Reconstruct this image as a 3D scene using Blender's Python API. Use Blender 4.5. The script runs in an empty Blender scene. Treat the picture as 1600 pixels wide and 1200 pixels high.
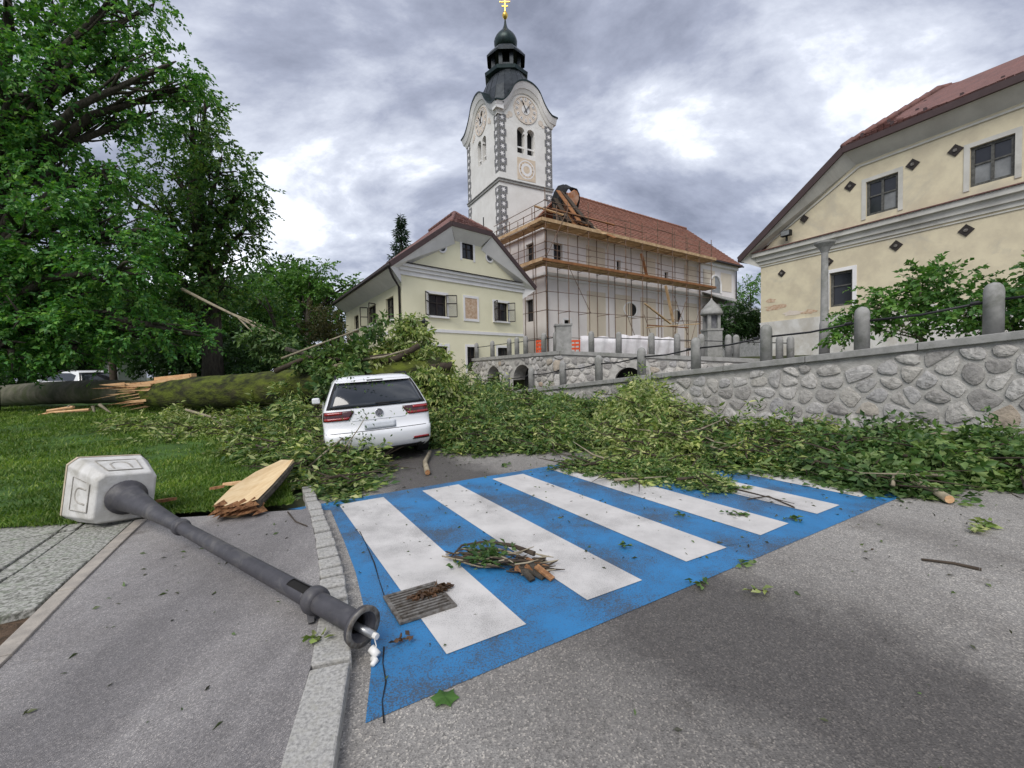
import bpy, bmesh, math, random
import numpy as np
from mathutils import Vector, Matrix
random.seed(7); rng = np.random.default_rng(7)
sc = bpy.context.scene; COL = sc.collection
R = math.radians
# ------------------------------------------------------------------ camera
FPX = 670.0; PITCH = math.atan(24/FPX); ROLL = R(1.23); EYE = np.array([0, 0, 1.6])
_f = np.array([0, math.cos(PITCH), -math.sin(PITCH)]); _u = np.array([0, math.sin(PITCH), math.cos(PITCH)]); _r = np.array([1., 0, 0])
UP = math.cos(ROLL)*_u+math.sin(ROLL)*_r; RT = math.cos(ROLL)*_r-math.sin(ROLL)*_u
cam = bpy.data.cameras.new('camera'); camo = bpy.data.objects.new('camera', cam); COL.objects.link(camo)
cam.sensor_width = 36; cam.lens = 36*FPX/1600; cam.clip_start = .05; cam.clip_end = 2000
camo.matrix_world = Matrix((( RT[0], UP[0], -_f[0], 0), (RT[1], UP[1], -_f[1], 0), (RT[2], UP[2], -_f[2], 1.6), (0, 0, 0, 1)))
sc.camera = camo
def ray(x, y): return _f+(x-800)/FPX*RT+(600-y)/FPX*UP
def G(x, y, z=0.): d = ray(x, y); return EYE+d*((z-1.6)/d[2])          # pixel to a point on level z
def A(x, y, Y): d = ray(x, y); return EYE+d*(Y/d[1])                    # pixel to a point at depth Y
# ------------------------------------------------------------------ sky and sun
SUN_EL, SUN_AZ = R(48), R(200)        # azimuth clockwise from +Y
w = bpy.data.worlds.new('World'); sc.world = w; w.use_nodes = True
nt = w.node_tree; N = nt.nodes; L = nt.links; N.clear()
out = N.new('ShaderNodeOutputWorld'); bg = N.new('ShaderNodeBackground'); bg.inputs[1].default_value = .1
L.new(bg.outputs[0], out.inputs[0])
sky = N.new('ShaderNodeTexSky'); sky.sky_type = 'NISHITA'; sky.sun_disc = False; sky.sun_elevation = SUN_EL; sky.sun_rotation = SUN_AZ
tc = N.new('ShaderNodeTexCoord'); sep = N.new('ShaderNodeSeparateXYZ'); L.new(tc.outputs['Generated'], sep.inputs[0])
def wmath(op, a, b):
    m = N.new('ShaderNodeMath'); m.operation = op
    for i, q in enumerate((a, b)):
        if isinstance(q, (int, float)): m.inputs[i].default_value = q
        else: L.new(q, m.inputs[i])
    return m.outputs[0]
zz = wmath('ADD', wmath('MAXIMUM', sep.outputs[2], 0.0), .38)
cmb = N.new('ShaderNodeCombineXYZ'); L.new(wmath('DIVIDE', sep.outputs[0], zz), cmb.inputs[0]); L.new(wmath('DIVIDE', sep.outputs[1], zz), cmb.inputs[1])
mp = N.new('ShaderNodeMapping'); mp.inputs['Rotation'].default_value = (0, 0, R(50)); mp.inputs['Scale'].default_value = (1.0, 1.55, 1); mp.inputs['Location'].default_value = (12, 3, 0)
L.new(cmb.outputs[0], mp.inputs[0])
n1 = N.new('ShaderNodeTexNoise'); n1.inputs['Scale'].default_value = 1.7; n1.inputs['Detail'].default_value = 9; n1.inputs['Roughness'].default_value = .60; n1.inputs['Distortion'].default_value = .2
L.new(mp.outputs[0], n1.inputs['Vector'])
cr = N.new('ShaderNodeValToRGB'); e = cr.color_ramp.elements
e[0].position = .33; e[0].color = (1.5, 1.64, 2.15, 1); e[1].position = .70; e[1].color = (9.0, 9.2, 9.9, 1)
for p_, c_ in ((.45, (2.5, 2.7, 3.4, 1)), (.57, (4.5, 4.75, 5.4, 1))):
    q = e.new(p_); q.color = c_
L.new(n1.outputs[0], cr.inputs[0])
mx = N.new('ShaderNodeMixRGB'); mx.inputs[0].default_value = .93; L.new(sky.outputs[0], mx.inputs[1]); L.new(cr.outputs[0], mx.inputs[2]); L.new(mx.outputs[0], bg.inputs[0])
sl = bpy.data.lights.new('sun', 'SUN'); sl.energy = 1.5; sl.angle = R(35); sl.color = (1, .96, .9)
so = bpy.data.objects.new('sun', sl); COL.objects.link(so)
sd = Vector((math.sin(SUN_AZ)*math.cos(SUN_EL), math.cos(SUN_AZ)*math.cos(SUN_EL), math.sin(SUN_EL)))
so.rotation_euler = sd.to_track_quat('Z', 'Y').to_euler(); so.location = (0, -20, 40)
vs = sc.view_settings; vs.view_transform = 'Standard'; vs.look = 'None'; vs.gamma = 1; vs.exposure = .84; vs.use_curve_mapping = False

# ------------------------------------------------------------------ helpers
WL = {}
def setp(o, label=None, cat=None, group=None, kind=None):
    if label: o['label'] = label
    if cat: o['category'] = cat
    if group: o['group'] = group
    if kind: o['kind'] = kind
    return o
def wloc(o): return WL.get(o.name, np.zeros(3))
def empty(name, loc, label=None, cat=None, group=None):
    o = bpy.data.objects.new(name, None); COL.objects.link(o); o.location = tuple(loc); o.empty_display_size = .2
    WL[o.name] = np.array(loc, float); return setp(o, label, cat, group)
class MB:
    def __init__(s): s.v = []; s.f = []
    def add(s, vs, fs):
        n = len(s.v); s.v += [tuple(map(float, q)) for q in vs]; s.f += [tuple(i+n for i in f) for f in fs]; return s
    def box(s, a0, a1, b0, b1, z0, z1, fr=None):
        P = [(a, b, z) for z in (z0, z1) for b in (b0, b1) for a in (a0, a1)]
        if fr: P = [fr(*q) for q in P]
        return s.add(P, [(0, 2, 3, 1), (4, 5, 7, 6), (0, 1, 5, 4), (2, 6, 7, 3), (0, 4, 6, 2), (1, 3, 7, 5)])
    def beam(s, p, q, wd, ht, up=(0, 0, 1)):
        p = np.array(p, float); q = np.array(q, float); d = q-p; d /= np.linalg.norm(d); u = np.array(up, float)
        x = np.cross(d, u); nx = np.linalg.norm(x)
        if nx < 1e-4: x = np.cross(d, (1, 0, 0)); nx = np.linalg.norm(x)
        x /= nx; y = np.cross(x, d)
        P = [e+x*i*wd/2+y*j*ht/2 for e in (p, q) for i, j in ((-1, -1), (1, -1), (1, 1), (-1, 1))]
        return s.add(P, [(0, 1, 2, 3), (7, 6, 5, 4), (0, 4, 5, 1), (1, 5, 6, 2), (2, 6, 7, 3), (3, 7, 4, 0)])
    def tube(s, pts, rad, n=10, cap=True, jit=0.):
        pts = [np.array(p, float) for p in pts]
        if isinstance(rad, (int, float)): rad = [rad]*len(pts)
        vs = []; fs = []; ref = None
        for i, p in enumerate(pts):
            d = pts[min(i+1, len(pts)-1)]-pts[max(i-1, 0)]; d = d/(np.linalg.norm(d)+1e-9)
            if ref is None: ref = np.array((0, 0, 1.)) if abs(d[2]) < .9 else np.array((1., 0, 0))
            x = np.cross(d, ref); x /= np.linalg.norm(x); y = np.cross(x, d); ref = y
            for k in range(n):
                t = 2*math.pi*k/n; rr = rad[i]*(1+(random.uniform(-jit, jit) if jit else 0)); vs.append(p+rr*(math.cos(t)*x+math.sin(t)*y))
        for i in range(len(pts)-1):
            for k in range(n): fs.append((i*n+k, i*n+(k+1) % n, (i+1)*n+(k+1) % n, (i+1)*n+k))
        if cap: fs += [tuple(range(n))[::-1], tuple(range((len(pts)-1)*n, len(pts)*n))]
        return s.add(vs, fs)
    def prism(s, poly, z0, z1, fr=None):
        n = len(poly); P = [(x, y, z0) for x, y in poly]+[(x, y, z1) for x, y in poly]
        if fr: P = [fr(*q) for q in P]
        return s.add(P, [tuple(range(n))[::-1], tuple(range(n, 2*n))]+[(i, (i+1) % n, n+(i+1) % n, n+i) for i in range(n)])
    def slab(s, P, off):          # planar polygon thickened by the vector off
        n = len(P); P = [np.array(q, float) for q in P]; Q = [q+np.array(off) for q in P]
        return s.add(P+Q, [tuple(range(n))[::-1], tuple(range(n, 2*n))]+[(i, (i+1) % n, n+(i+1) % n, n+i) for i in range(n)])
    def lathe(s, c, prof, n=20, sq=False):
        vs = []; fs = []
        for r_, z in prof:
            for k in range(n):
                t = 2*math.pi*(k+.5)/n; vs.append((c[0]+r_*math.cos(t), c[1]+r_*math.sin(t), c[2]+z))
        for i in range(len(prof)-1):
            for k in range(n): fs.append((i*n+k, i*n+(k+1) % n, (i+1)*n+(k+1) % n, (i+1)*n+k))
        fs += [tuple(range(n))[::-1], tuple(range((len(prof)-1)*n, len(prof)*n))]
        return s.add(vs, fs)
def ob(name, mb, m, parent=None, label=None, cat=None, group=None, kind=None, smooth=False, bevel=0, fix=True):
    me = bpy.data.meshes.new(name); o0 = wloc(parent) if parent else np.zeros(3)
    me.from_pydata([tuple(np.array(q)-o0) for q in mb.v], [], mb.f)
    if fix:
        b = bmesh.new(); b.from_mesh(me); bmesh.ops.recalc_face_normals(b, faces=b.faces); b.to_mesh(me); b.free()
    me.materials.append(m)
    if smooth: me.polygons.foreach_set('use_smooth', [True]*len(me.polygons))
    o = bpy.data.objects.new(name, me); COL.objects.link(o)
    if parent: o.parent = parent; WL[o.name] = o0
    if bevel:
        md = o.modifiers.new('bevel', 'BEVEL'); md.width = bevel; md.segments = 2; md.limit_method = 'ANGLE'
    return setp(o, label, cat, group, kind)
def copy_tree(o, parent=None):
    c = o.copy(); COL.objects.link(c); c.parent = parent; WL[c.name] = wloc(o)
    for ch in list(o.children): copy_tree(ch, c)
    return c
def frame(O, az, az2=None):
    """local frame on the ground: a runs along azimuth az, b along az2 (away from the viewer)"""
    ex = np.array((math.sin(R(az)), math.cos(R(az)), 0)); az2 = az-90 if az2 is None else az2
    ey = np.array((math.sin(R(az2)), math.cos(R(az2)), 0)); O = np.array((O[0], O[1], 0.))
    def fr(a, b, z): return O+a*ex+b*ey+np.array((0, 0, z))
    fr.ex = ex; fr.ey = ey; return fr
def wall_grid(mb, P, a0, a1, z0, z1, holes, depth, top=None):
    """P(a,d,z) -> point, d is the depth into the wall; rectangular holes with reveals"""
    As = sorted({a0, a1, *[h[0] for h in holes], *[h[1] for h in holes]}); Zs = sorted({z0, z1, *[h[2] for h in holes], *[h[3] for h in holes]})
    for i in range(len(As)-1):
        for j in range(len(Zs)-1):
            ca = (As[i]+As[i+1])/2; cz = (Zs[j]+Zs[j+1])/2
            if any(h[0] < ca < h[1] and h[2] < cz < h[3] for h in holes): continue
            mb.add([P(As[i], 0, Zs[j]), P(As[i+1], 0, Zs[j]), P(As[i+1], 0, Zs[j+1]), P(As[i], 0, Zs[j+1])], [(0, 1, 2, 3)])
    for (h0, h1, g0, g1) in holes:
        q = [(h0, g0), (h1, g0), (h1, g1), (h0, g1)]
        for k in range(4):
            p1, p2 = q[k], q[(k+1) % 4]
            mb.add([P(p1[0], 0, p1[1]), P(p2[0], 0, p2[1]), P(p2[0], depth, p2[1]), P(p1[0], depth, p1[1])], [(0, 1, 2, 3)])

# ------------------------------------------------------------------ materials
def newmat(name):
    m = bpy.data.materials.new(name); m.use_nodes = True; t = m.node_tree; return m, t, t.nodes['Principled BSDF']
def nd(t, typ, **kw):
    n = t.nodes.new(typ)
    for k, v_ in kw.items():
        if k in n.inputs: n.inputs[k].default_value = v_
        else: setattr(n, k, v_)
    return n
def c4(c): return (c[0], c[1], c[2], 1)
def ramp(t, fac, stops):
    r_ = t.nodes.new('ShaderNodeValToRGB'); el = r_.color_ramp.elements
    while len(el) < len(stops): el.new(.5)
    for q, (p_, c_) in zip(el, stops): q.position = p_; q.color = c4(c_)
    t.links.new(fac, r_.inputs[0]); return r_.outputs[0]
def mixc(t, fac, a, b, mode='MIX'):
    n = t.nodes.new('ShaderNodeMixRGB'); n.blend_type = mode
    for i, q in enumerate((fac, a, b)):
        if isinstance(q, (int, float)): n.inputs[i].default_value = q
        elif isinstance(q, tuple): n.inputs[i].default_value = c4(q)
        else: t.links.new(q, n.inputs[i])
    return n.outputs[0]
def coords(t, scale=(1, 1, 1), rot=0):
    tc = t.nodes.new('ShaderNodeTexCoord'); mp = nd(t, 'ShaderNodeMapping'); mp.inputs['Scale'].default_value = scale; mp.inputs['Rotation'].default_value = (0, 0, rot)
    t.links.new(tc.outputs['Object'], mp.inputs[0]); return mp.outputs[0]
def noise(t, vec, scale, detail=5, rough=.6, dist=0):
    n = nd(t, 'ShaderNodeTexNoise', Scale=scale, Detail=detail, Roughness=rough, Distortion=dist); t.links.new(vec, n.inputs['Vector']); return n.outputs[0]
def bump(t, b, h, strength=.4, dist=.01):
    n = nd(t, 'ShaderNodeBump', Strength=strength, Distance=dist); t.links.new(h, n.inputs['Height']); t.links.new(n.outputs[0], b.inputs['Normal'])
def mat(name, c1, c2=None, scale=3., lo=.35, hi=.65, rough=.8, bmp=0., bscale=40., bdist=.01, metal=0., spec=.3, stretch=(1, 1, 1), grime=None, coat=0.):
    m, t, b = newmat(name); b.inputs['Roughness'].default_value = rough; b.inputs['Metallic'].default_value = metal
    b.inputs['Specular IOR Level'].default_value = spec; b.inputs['Coat Weight'].default_value = coat
    v = coords(t, stretch)
    c2 = c2 or tuple(q*.82 for q in c1)
    col = ramp(t, noise(t, v, scale, 8, .62), [(lo, c2), (hi, c1)])
    if grime: col = mixc(t, ramp(t, noise(t, v, scale*.35, 6, .7, .6), [(.5, (0, 0, 0)), (.72, (1, 1, 1))]), col, grime)
    t.links.new(col, b.inputs['Base Color'])
    if bmp: bump(t, b, noise(t, v, bscale, 4, .6), bmp, bdist)
    return m
def asphalt(name, base, dark, light, rot, spk=110., patch=.45, wet=.3, lanes=None):
    m, t, b = newmat(name); v = coords(t); vs_ = coords(t, (1.0, .16, 1), rot)
    big = noise(t, vs_, patch, 6, .62, .3)
    if lanes:                      # worn wheel tracks running along the road
        sp_ = nd(t, 'ShaderNodeSeparateXYZ'); t.links.new(coords(t, (1, 1, 1), rot), sp_.inputs[0])
        ad = nd(t, 'ShaderNodeMath', operation='MULTIPLY_ADD'); t.links.new(noise(t, v, .9, 5, .65), ad.inputs[0]); ad.inputs[1].default_value = 1.5; t.links.new(sp_.outputs[0], ad.inputs[2])
        mr = nd(t, 'ShaderNodeMapRange'); t.links.new(ad.outputs[0], mr.inputs[0]); mr.inputs[1].default_value = -1; mr.inputs[2].default_value = 11
        ln = ramp(t, mr.outputs[0], [(q, (w_,)*3) for q, w_ in lanes]); big = mixc(t, .62, big, ln)
    col = ramp(t, big, [(.38, dark), (.5, base), (.62, light)])
    vo = nd(t, 'ShaderNodeTexVoronoi', Scale=spk); t.links.new(v, vo.inputs['Vector'])
    g = ramp(t, vo.outputs['Color'], [(.1, (.48, .48, .48)), (.42, (.84, .84, .84)), (.70, (1.0, 1.0, 1.0)), (.88, (1.75, 1.71, 1.63))])
    col = mixc(t, .9, col, g, 'MULTIPLY')
    md_ = ramp(t, noise(t, v, 7, 6, .7), [(.38, (.8, .79, .78)), (.62, (1.06, 1.06, 1.06))]); col = mixc(t, .5, col, md_, 'MULTIPLY')
    st_ = ramp(t, noise(t, v, 1.7, 7, .72, .4), [(.62, (1, 1, 1)), (.72, (.5, .47, .42))]); col = mixc(t, .8, col, st_, 'MULTIPLY')
    t.links.new(col, b.inputs['Base Color'])
    t.links.new(ramp(t, big, [(.36, (wet+.28,)*3), (.6, (.85,)*3)]), b.inputs['Roughness'])
    bump(t, b, vo.outputs['Distance'], .7, .005); return m
M = {}
RD = R(-31.7)
M['road'] = asphalt('road_asphalt', (.20, .188, .174), (.10, .092, .086), (.30, .286, .267), RD, 125, lanes=[(0, .62), (.12, .6), (.2, .72), (.27, .5), (.31, .28), (.38, .26), (.43, .55), (.52, .68), (.58, .5), (.64, .7), (.8, .62), (1, .5)])
M['walk'] = asphalt('walk_asphalt', (.27, .256, .252), (.19, .18, .18), (.335, .32, .312), .4, 220, .7, .5)
def paint(name, c, wear, under):
    m, t, b = newmat(name); v = coords(t); b.inputs['Roughness'].default_value = .55
    a_ = noise(t, v, 130, 3, .6); big = noise(t, v, 1.1, 5, .6)
    s_ = mixc(t, .5, a_, big)
    f_ = ramp(t, s_, [(wear-.05, (1, 1, 1)), (wear+.03, (0, 0, 0))])
    cc = ramp(t, noise(t, v, 2.2, 7, .65), [(.35, tuple(q*.78 for q in c)), (.65, c)])
    t.links.new(mixc(t, f_, cc, under), b.inputs['Base Color']); bump(t, b, a_, .35, .004); return m
M['blue'] = paint('blue_paint', (.026, .185, .42), .482, (.05, .07, .10))
M['white'] = paint('white_paint', (.60, .58, .56), .44, (.30, .29, .28))
M['granite'] = mat('granite', (.42, .41, .385), (.22, .215, .205), 60, .35, .6, .8, .5, 70, .006, grime=(.33, .32, .28))
M['edging'] = mat('concrete_edging', (.40, .36, .31), (.28, .255, .225), 9, rough=.9, bmp=.4, bscale=80)
M['conc'] = mat('concrete', (.36, .355, .34), (.22, .22, .21), 5, .3, .7, .9, .45, 60, grime=(.17, .175, .15))
M['agg'] = mat('aggregate_slab', (.40, .395, .36), (.13, .132, .11), 38, .4, .58, .9, .9, 45, .01, grime=(.25, .28, .21))
M['soil'] = mat('soil', (.13, .085, .055), (.05, .035, .022), 11, rough=.95, bmp=1, bscale=18, bdist=.04)
M['lawn'] = mat('lawn_soil', (.075, .15, .028), (.035, .075, .015), 4, rough=.95, bmp=.8, bscale=60, bdist=.02)
M['earth'] = mat('earth', (.10, .11, .06), (.06, .07, .035), .4, rough=.95)
M['stone'] = None
m, t, b = newmat('wall_stone'); v = coords(t); oi = nd(t, 'ShaderNodeObjectInfo')
base = ramp(t, oi.outputs['Random'], [(0, (.25, .24, .23)), (.35, (.40, .385, .36)), (.6, (.48, .465, .44)), (.8, (.34, .335, .335)), (.93, (.43, .41, .37)), (.975, (.36, .31, .25)), (1, (.33, .26, .2))])
vein = ramp(t, noise(t, v, 7, 8, .7, 1.2), [(.33, (.55, .54, .52)), (.5, (1, 1, 1)), (.68, (1.28, 1.27, 1.24))])
t.links.new(mixc(t, .9, base, vein, 'MULTIPLY'), b.inputs['Base Color']); b.inputs['Roughness'].default_value = .85; bump(t, b, noise(t, v, 14, 7, .65), .9, .03); M['stone'] = m
M['mortar'] = mat('mortar', (.46, .45, .42), (.32, .31, .29), 6, rough=.95, bmp=.7, bscale=30, bdist=.02)
M['yellow'] = mat('yellow_plaster', (.80, .765, .56), (.755, .72, .52), 1.2, rough=.9, bmp=.12, bscale=60)
M['trim'] = mat('white_plaster', (.80, .79, .78), (.72, .71, .70), 2, rough=.9)
M['tower'] = mat('tower_plaster', (.76, .75, .72), (.66, .645, .61), .8, rough=.9, bmp=.1, bscale=30)
M['nave'] = mat('nave_plaster', (.81, .77, .745), (.73, .685, .655), .7, rough=.9)
M['panel'] = mat('cream_panel', (.70, .62, .50), (.62, .55, .44), .9, rough=.9)
M['oldyellow'] = mat('old_ochre_plaster', (.67, .60, .43), (.56, .495, .36), 1.4, .38, .60, .95, .3, 25, grime=(.44, .415, .34))
M['oldtrim'] = mat('old_grey_trim', (.60, .59, .54), (.48, .47, .43), 1.3, rough=.95, bmp=.2, bscale=25, grime=(.36, .35, .31))
M['glass'] = mat('window_glass', (.03, .032, .036), (.015, .016, .02), 1.5, rough=.08, spec=.6)
M['palepane'] = mat('dusty_pane', (.27, .28, .28), (.16, .165, .165), 2, rough=.3)
m, t, b = newmat('clear_glass'); b.inputs['Base Color'].default_value = (.3, .3, .3, 1); b.inputs['Roughness'].default_value = .05
tr = nd(t, 'ShaderNodeBsdfTransparent'); ms = nd(t, 'ShaderNodeMixShader'); ms.inputs[0].default_value = .82; t.links.new(b.outputs[0], ms.inputs[1]); t.links.new(tr.outputs[0], ms.inputs[2]); t.links.new(ms.outputs[0], t.nodes['Material Output'].inputs[0]); M['clear'] = m
M['frame'] = mat('dark_frame', (.035, .028, .025), rough=.6)
M['oldframe'] = mat('weathered_frame', (.13, .13, .12), (.06, .06, .055), 10, rough=.9)
M['gutter'] = mat('dark_gutter', (.04, .033, .032), rough=.5)
M['brownroof'] = mat('brown_verge', (.075, .05, .05), rough=.7)
def tiles(name, c1, c2, fx, fz, vec='Object'):
    m, t, b = newmat(name); v = coords(t)
    col = ramp(t, noise(t, v, 2.2, 9, .75), [(.3, c2), (.6, c1)])
    col = mixc(t, ramp(t, noise(t, v, 9, 3, .7), [(.55, (0, 0, 0)), (.75, (.8, .8, .8))]), col, tuple(q*.45 for q in c1))
    t.links.new(col, b.inputs['Base Color']); b.inputs['Roughness'].default_value = .85
    bump(t, b, noise(t, v, 16, 4, .6), .6, .03); return m
M['tile'] = tiles('red_tile', (.20, .095, .08), (.12, .065, .058), 1, 1)
M['otile'] = tiles('church_tile', (.29, .125, .078), (.18, .085, .058), 1, 1)
M['copper'] = mat('dark_copper', (.04, .048, .054), (.016, .02, .024), 2.5, rough=.45, metal=.5, spec=.5)
M['patina'] = mat('green_copper', (.02, .04, .038), (.010, .018, .019), 2, rough=.4, metal=.5, spec=.5)
M['gold'] = mat('gilt', (.75, .52, .12), (.6, .4, .08), 5, rough=.3, metal=1)
M['slate'] = mat('quoin_dark', (.20, .20, .21), (.12, .12, .13), 9, rough=.9)
M['pole'] = mat('scaffold_steel', (.22, .135, .09), (.10, .065, .045), 8, rough=.6)
M['plank'] = mat('scaffold_plank', (.58, .42, .25), (.36, .23, .12), 3, rough=.85)
M['rustplank'] = mat('toeboard', (.32, .15, .06), (.20, .09, .04), 3, rough=.85)
M['tarp'] = mat('white_tarp', (.70, .69, .71), (.56, .53, .55), 2, rough=.5, bmp=.4, bscale=6, bdist=.03)
M['orange'] = mat('orange_plastic', (.72, .10, .03), (.55, .07, .02), 5, rough=.6)
M['lampgrey'] = mat('lamp_paint', (.066, .064, .072), (.042, .041, .047), 14, .3, .7, .5, .25, 90, .003, spec=.4, grime=(.12, .115, .11))
M['lampin'] = mat('lamp_inside', (.012, .011, .010), rough=.8)
M['lampwhite'] = mat('lamp_head_white', (.66, .65, .625), (.50, .49, .465), 7, .3, .7, .75, .35, 50, .006, grime=(.34, .325, .28))
M['lampdirt'] = mat('lamp_head_dirty', (.46, .44, .40), (.22, .205, .18), 16, .35, .7, .9, .6, 40)
M['lamprim'] = mat('lamp_head_rim', (.55, .47, .36), (.38, .31, .22), 9, rough=.8)
M['steel'] = mat('galvanised', (.55, .55, .54), (.4, .4, .4), 20, rough=.35, metal=.8)
M['wire'] = mat('white_plastic', (.78, .77, .74), rough=.4)
M['iron'] = mat('cast_iron', (.24, .23, .215), (.09, .075, .06), 25, rough=.7, metal=.4, bmp=.3)
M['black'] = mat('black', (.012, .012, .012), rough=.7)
M['rail'] = mat('black_rail', (.022, .022, .024), rough=.45)
M['wood'] = mat('fresh_wood', (.70, .47, .26), (.46, .24, .11), 5, .3, .7, .75, .4, 25, .01, stretch=(1, 1, 4))
M['slabwood'] = mat('pale_fresh_wood', (.76, .60, .37), (.60, .42, .22), 6, .3, .7, .75, .4, 30, .006, stretch=(3, .5, 1))
M['splitwood'] = mat('torn_wood', (.42, .22, .10), (.17, .075, .035), 14, .35, .65, .85, .9, 22, .03)
M['bark'] = mat('bark', (.085, .075, .06), (.035, .03, .024), 6, rough=.95, bmp=1, bscale=9, bdist=.05, stretch=(2, 2, .6))
M['greybark'] = mat('smooth_bark', (.13, .122, .088), (.06, .06, .036), 3, rough=.9, bmp=.7, bscale=12, bdist=.03, grime=(.06, .08, .02))
M['palebark'] = mat('twig_bark', (.33, .29, .21), (.2, .17, .12), 8, rough=.9)
M['darktwig'] = mat('dark_twig', (.075, .058, .042), (.04, .03, .022), 8, rough=.9)
M['moss'] = mat('mossy_bark', (.10, .125, .016), (.020, .024, .008), 3.2, .40, .60, .95, .8, 14, .05, stretch=(.6, .6, 1.6), grime=(.045, .038, .022))
def leafmat(name, cols, trans=.3, rough=.5, drift=1.1):
    m, t, b = newmat(name); g = nd(t, 'ShaderNodeNewGeometry')
    n = len(cols); st = [(i/(n-1), c) for i, c in enumerate(cols)]
    col = ramp(t, g.outputs['Random Per Island'], st); dv = ramp(t, noise(t, coords(t), drift, 4, .6), [(.34, (.55, .6, .6)), (.52, (1, 1, 1)), (.7, (1.55, 1.4, 1.25))]); col = mixc(t, 1., col, dv, 'MULTIPLY'); t.links.new(col, b.inputs['Base Color']); b.inputs['Roughness'].default_value = rough; b.inputs['Specular IOR Level'].default_value = .35
    tr = nd(t, 'ShaderNodeBsdfTranslucent'); t.links.new(mixc(t, 1., col, (1.25, 1.4, .6), 'MULTIPLY'), tr.inputs[0]); ms = nd(t, 'ShaderNodeMixShader'); ms.inputs[0].default_value = trans
    t.links.new(b.outputs[0], ms.inputs[1]); t.links.new(tr.outputs[0], ms.inputs[2]); t.links.new(ms.outputs[0], t.nodes['Material Output'].inputs[0]); return m
M['leafA'] = leafmat('leaf_deep_green', [(.04, .14, .035), (.07, .21, .045), (.11, .28, .05), (.19, .35, .07)])
M['leafB'] = leafmat('leaf_olive_green', [(.035, .11, .03), (.065, .17, .04), (.11, .22, .045), (.18, .27, .065)])
M['leafC'] = leafmat('leaf_mid_green', [(.06, .16, .03), (.09, .21, .04), (.14, .26, .05)])
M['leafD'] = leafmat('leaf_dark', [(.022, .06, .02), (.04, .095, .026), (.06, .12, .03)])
M['leafBrown'] = leafmat('leaf_brownish', [(.075, .08, .03), (.11, .11, .045), (.14, .13, .06)])
M['needle'] = leafmat('spruce_needle', [(.018, .045, .022), (.03, .065, .03)], .1)
M['leafF'] = leafmat('fallen_leaf', [(.06, .13, .03), (.14, .22, .05), (.24, .32, .085), (.33, .38, .13), (.44, .46, .22), (.19, .27, .07)], .25, drift=2.2)
M['leafG'] = leafmat('fallen_leaf_dark', [(.035, .085, .025), (.065, .14, .035), (.105, .185, .05), (.18, .25, .09), (.06, .12, .035)], .25)
M['grass'] = leafmat('grass_blade', [(.06, .135, .016), (.11, .20, .025), (.16, .25, .04), (.23, .29, .085)], .3)
M['carwhite'] = mat('car_paint', (.77, .78, .80), (.755, .765, .785), 1, rough=.28, spec=.5, coat=.6)
M['carglass'] = mat('car_glass', (.025, .03, .035), (.02, .024, .03), 1, rough=.05, spec=.8)
M['carblack'] = mat('car_plastic', (.015, .015, .016), rough=.6)
M['lightred'] = mat('tail_lamp_red', (.30, .008, .010), (.22, .005, .008), 6, rough=.12, spec=.6, coat=.5)
M['lightdark'] = mat('tail_lamp_dark', (.05, .004, .006), rough=.12, spec=.6, coat=.5)
M['chrome'] = mat('chrome', (.5, .5, .52), rough=.12, metal=1)
M['plate'] = mat('blank_plate', (.62, .65, .69), rough=.5)
M['tyre'] = mat('tyre', (.018, .018, .018), rough=.85)
M['fresco'] = mat('faded_fresco', (.60, .47, .35), (.42, .27, .17), 9, .35, .62, .95)
M['dial'] = mat('sundial_plaster', (.68, .58, .46), (.55, .45, .34), 3, rough=.95)
M['dialpink'] = mat('clock_relief', (.70, .63, .55), (.6, .52, .44), 5, rough=.95)
# ------------------------------------------------------------------ leaves
def norm(a): return a/(np.linalg.norm(a, axis=-1, keepdims=True)+1e-9)
def leaf_mesh(name, P, D, size, aspect, m, parent=None, fold=.25, upb=.9, **kw):
    """P base points, D axis directions, size lengths: folded leaves of two triangles each"""
    n = len(P); D = norm(D); rnd = rng.normal(size=(n, 3))*.75; rnd[:, 2] += upb; S = norm(np.cross(D, rnd)); Nn = np.cross(S, D)
    ln = size[:, None]; wd = ln*aspect*.5
    mid = P+D*ln*.45
    V = np.stack([P, mid+S*wd+Nn*wd*fold*2, P+D*ln-Nn*ln*.06, mid-S*wd+Nn*wd*fold*2], 1).reshape(-1, 3)
    o0 = wloc(parent) if parent else np.zeros(3); V = V-o0
    me = bpy.data.meshes.new(name); me.vertices.add(4*n); me.vertices.foreach_set('co', V.astype(np.float32).ravel())
    i = np.arange(n)[:, None]*4; F_ = np.concatenate([i+np.array([[0, 1, 2]]), i+np.array([[0, 2, 3]])], 1).reshape(-1)
    me.loops.add(6*n); me.loops.foreach_set('vertex_index', F_.astype(np.int32)); me.polygons.add(2*n)
    me.polygons.foreach_set('loop_start', (np.arange(2*n)*3).astype(np.int32)); me.polygons.foreach_set('loop_total', np.full(2*n, 3, np.int32))
    me.update(calc_edges=True); me.materials.append(m)
    o = bpy.data.objects.new(name, me); COL.objects.link(o)
    if parent: o.parent = parent; WL[o.name] = o0
    return setp(o, **kw)
def clumps(C, rad, k, droop=.35, out=1.):
    """k leaves around each clump centre C (n,3); returns P, D"""
    n = len(C); o = norm(rng.normal(size=(n, k, 3))); rr = (np.atleast_1d(rad).reshape(-1, 1, 1))*rng.random((n, k, 1))**.5
    P = C[:, None, :]+o*rr*np.array([1, 1, .75]); D = o*out+rng.normal(size=(n, k, 3))*.6; D[..., 2] -= droop
    return P.reshape(-1, 3), D.reshape(-1, 3)
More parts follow.
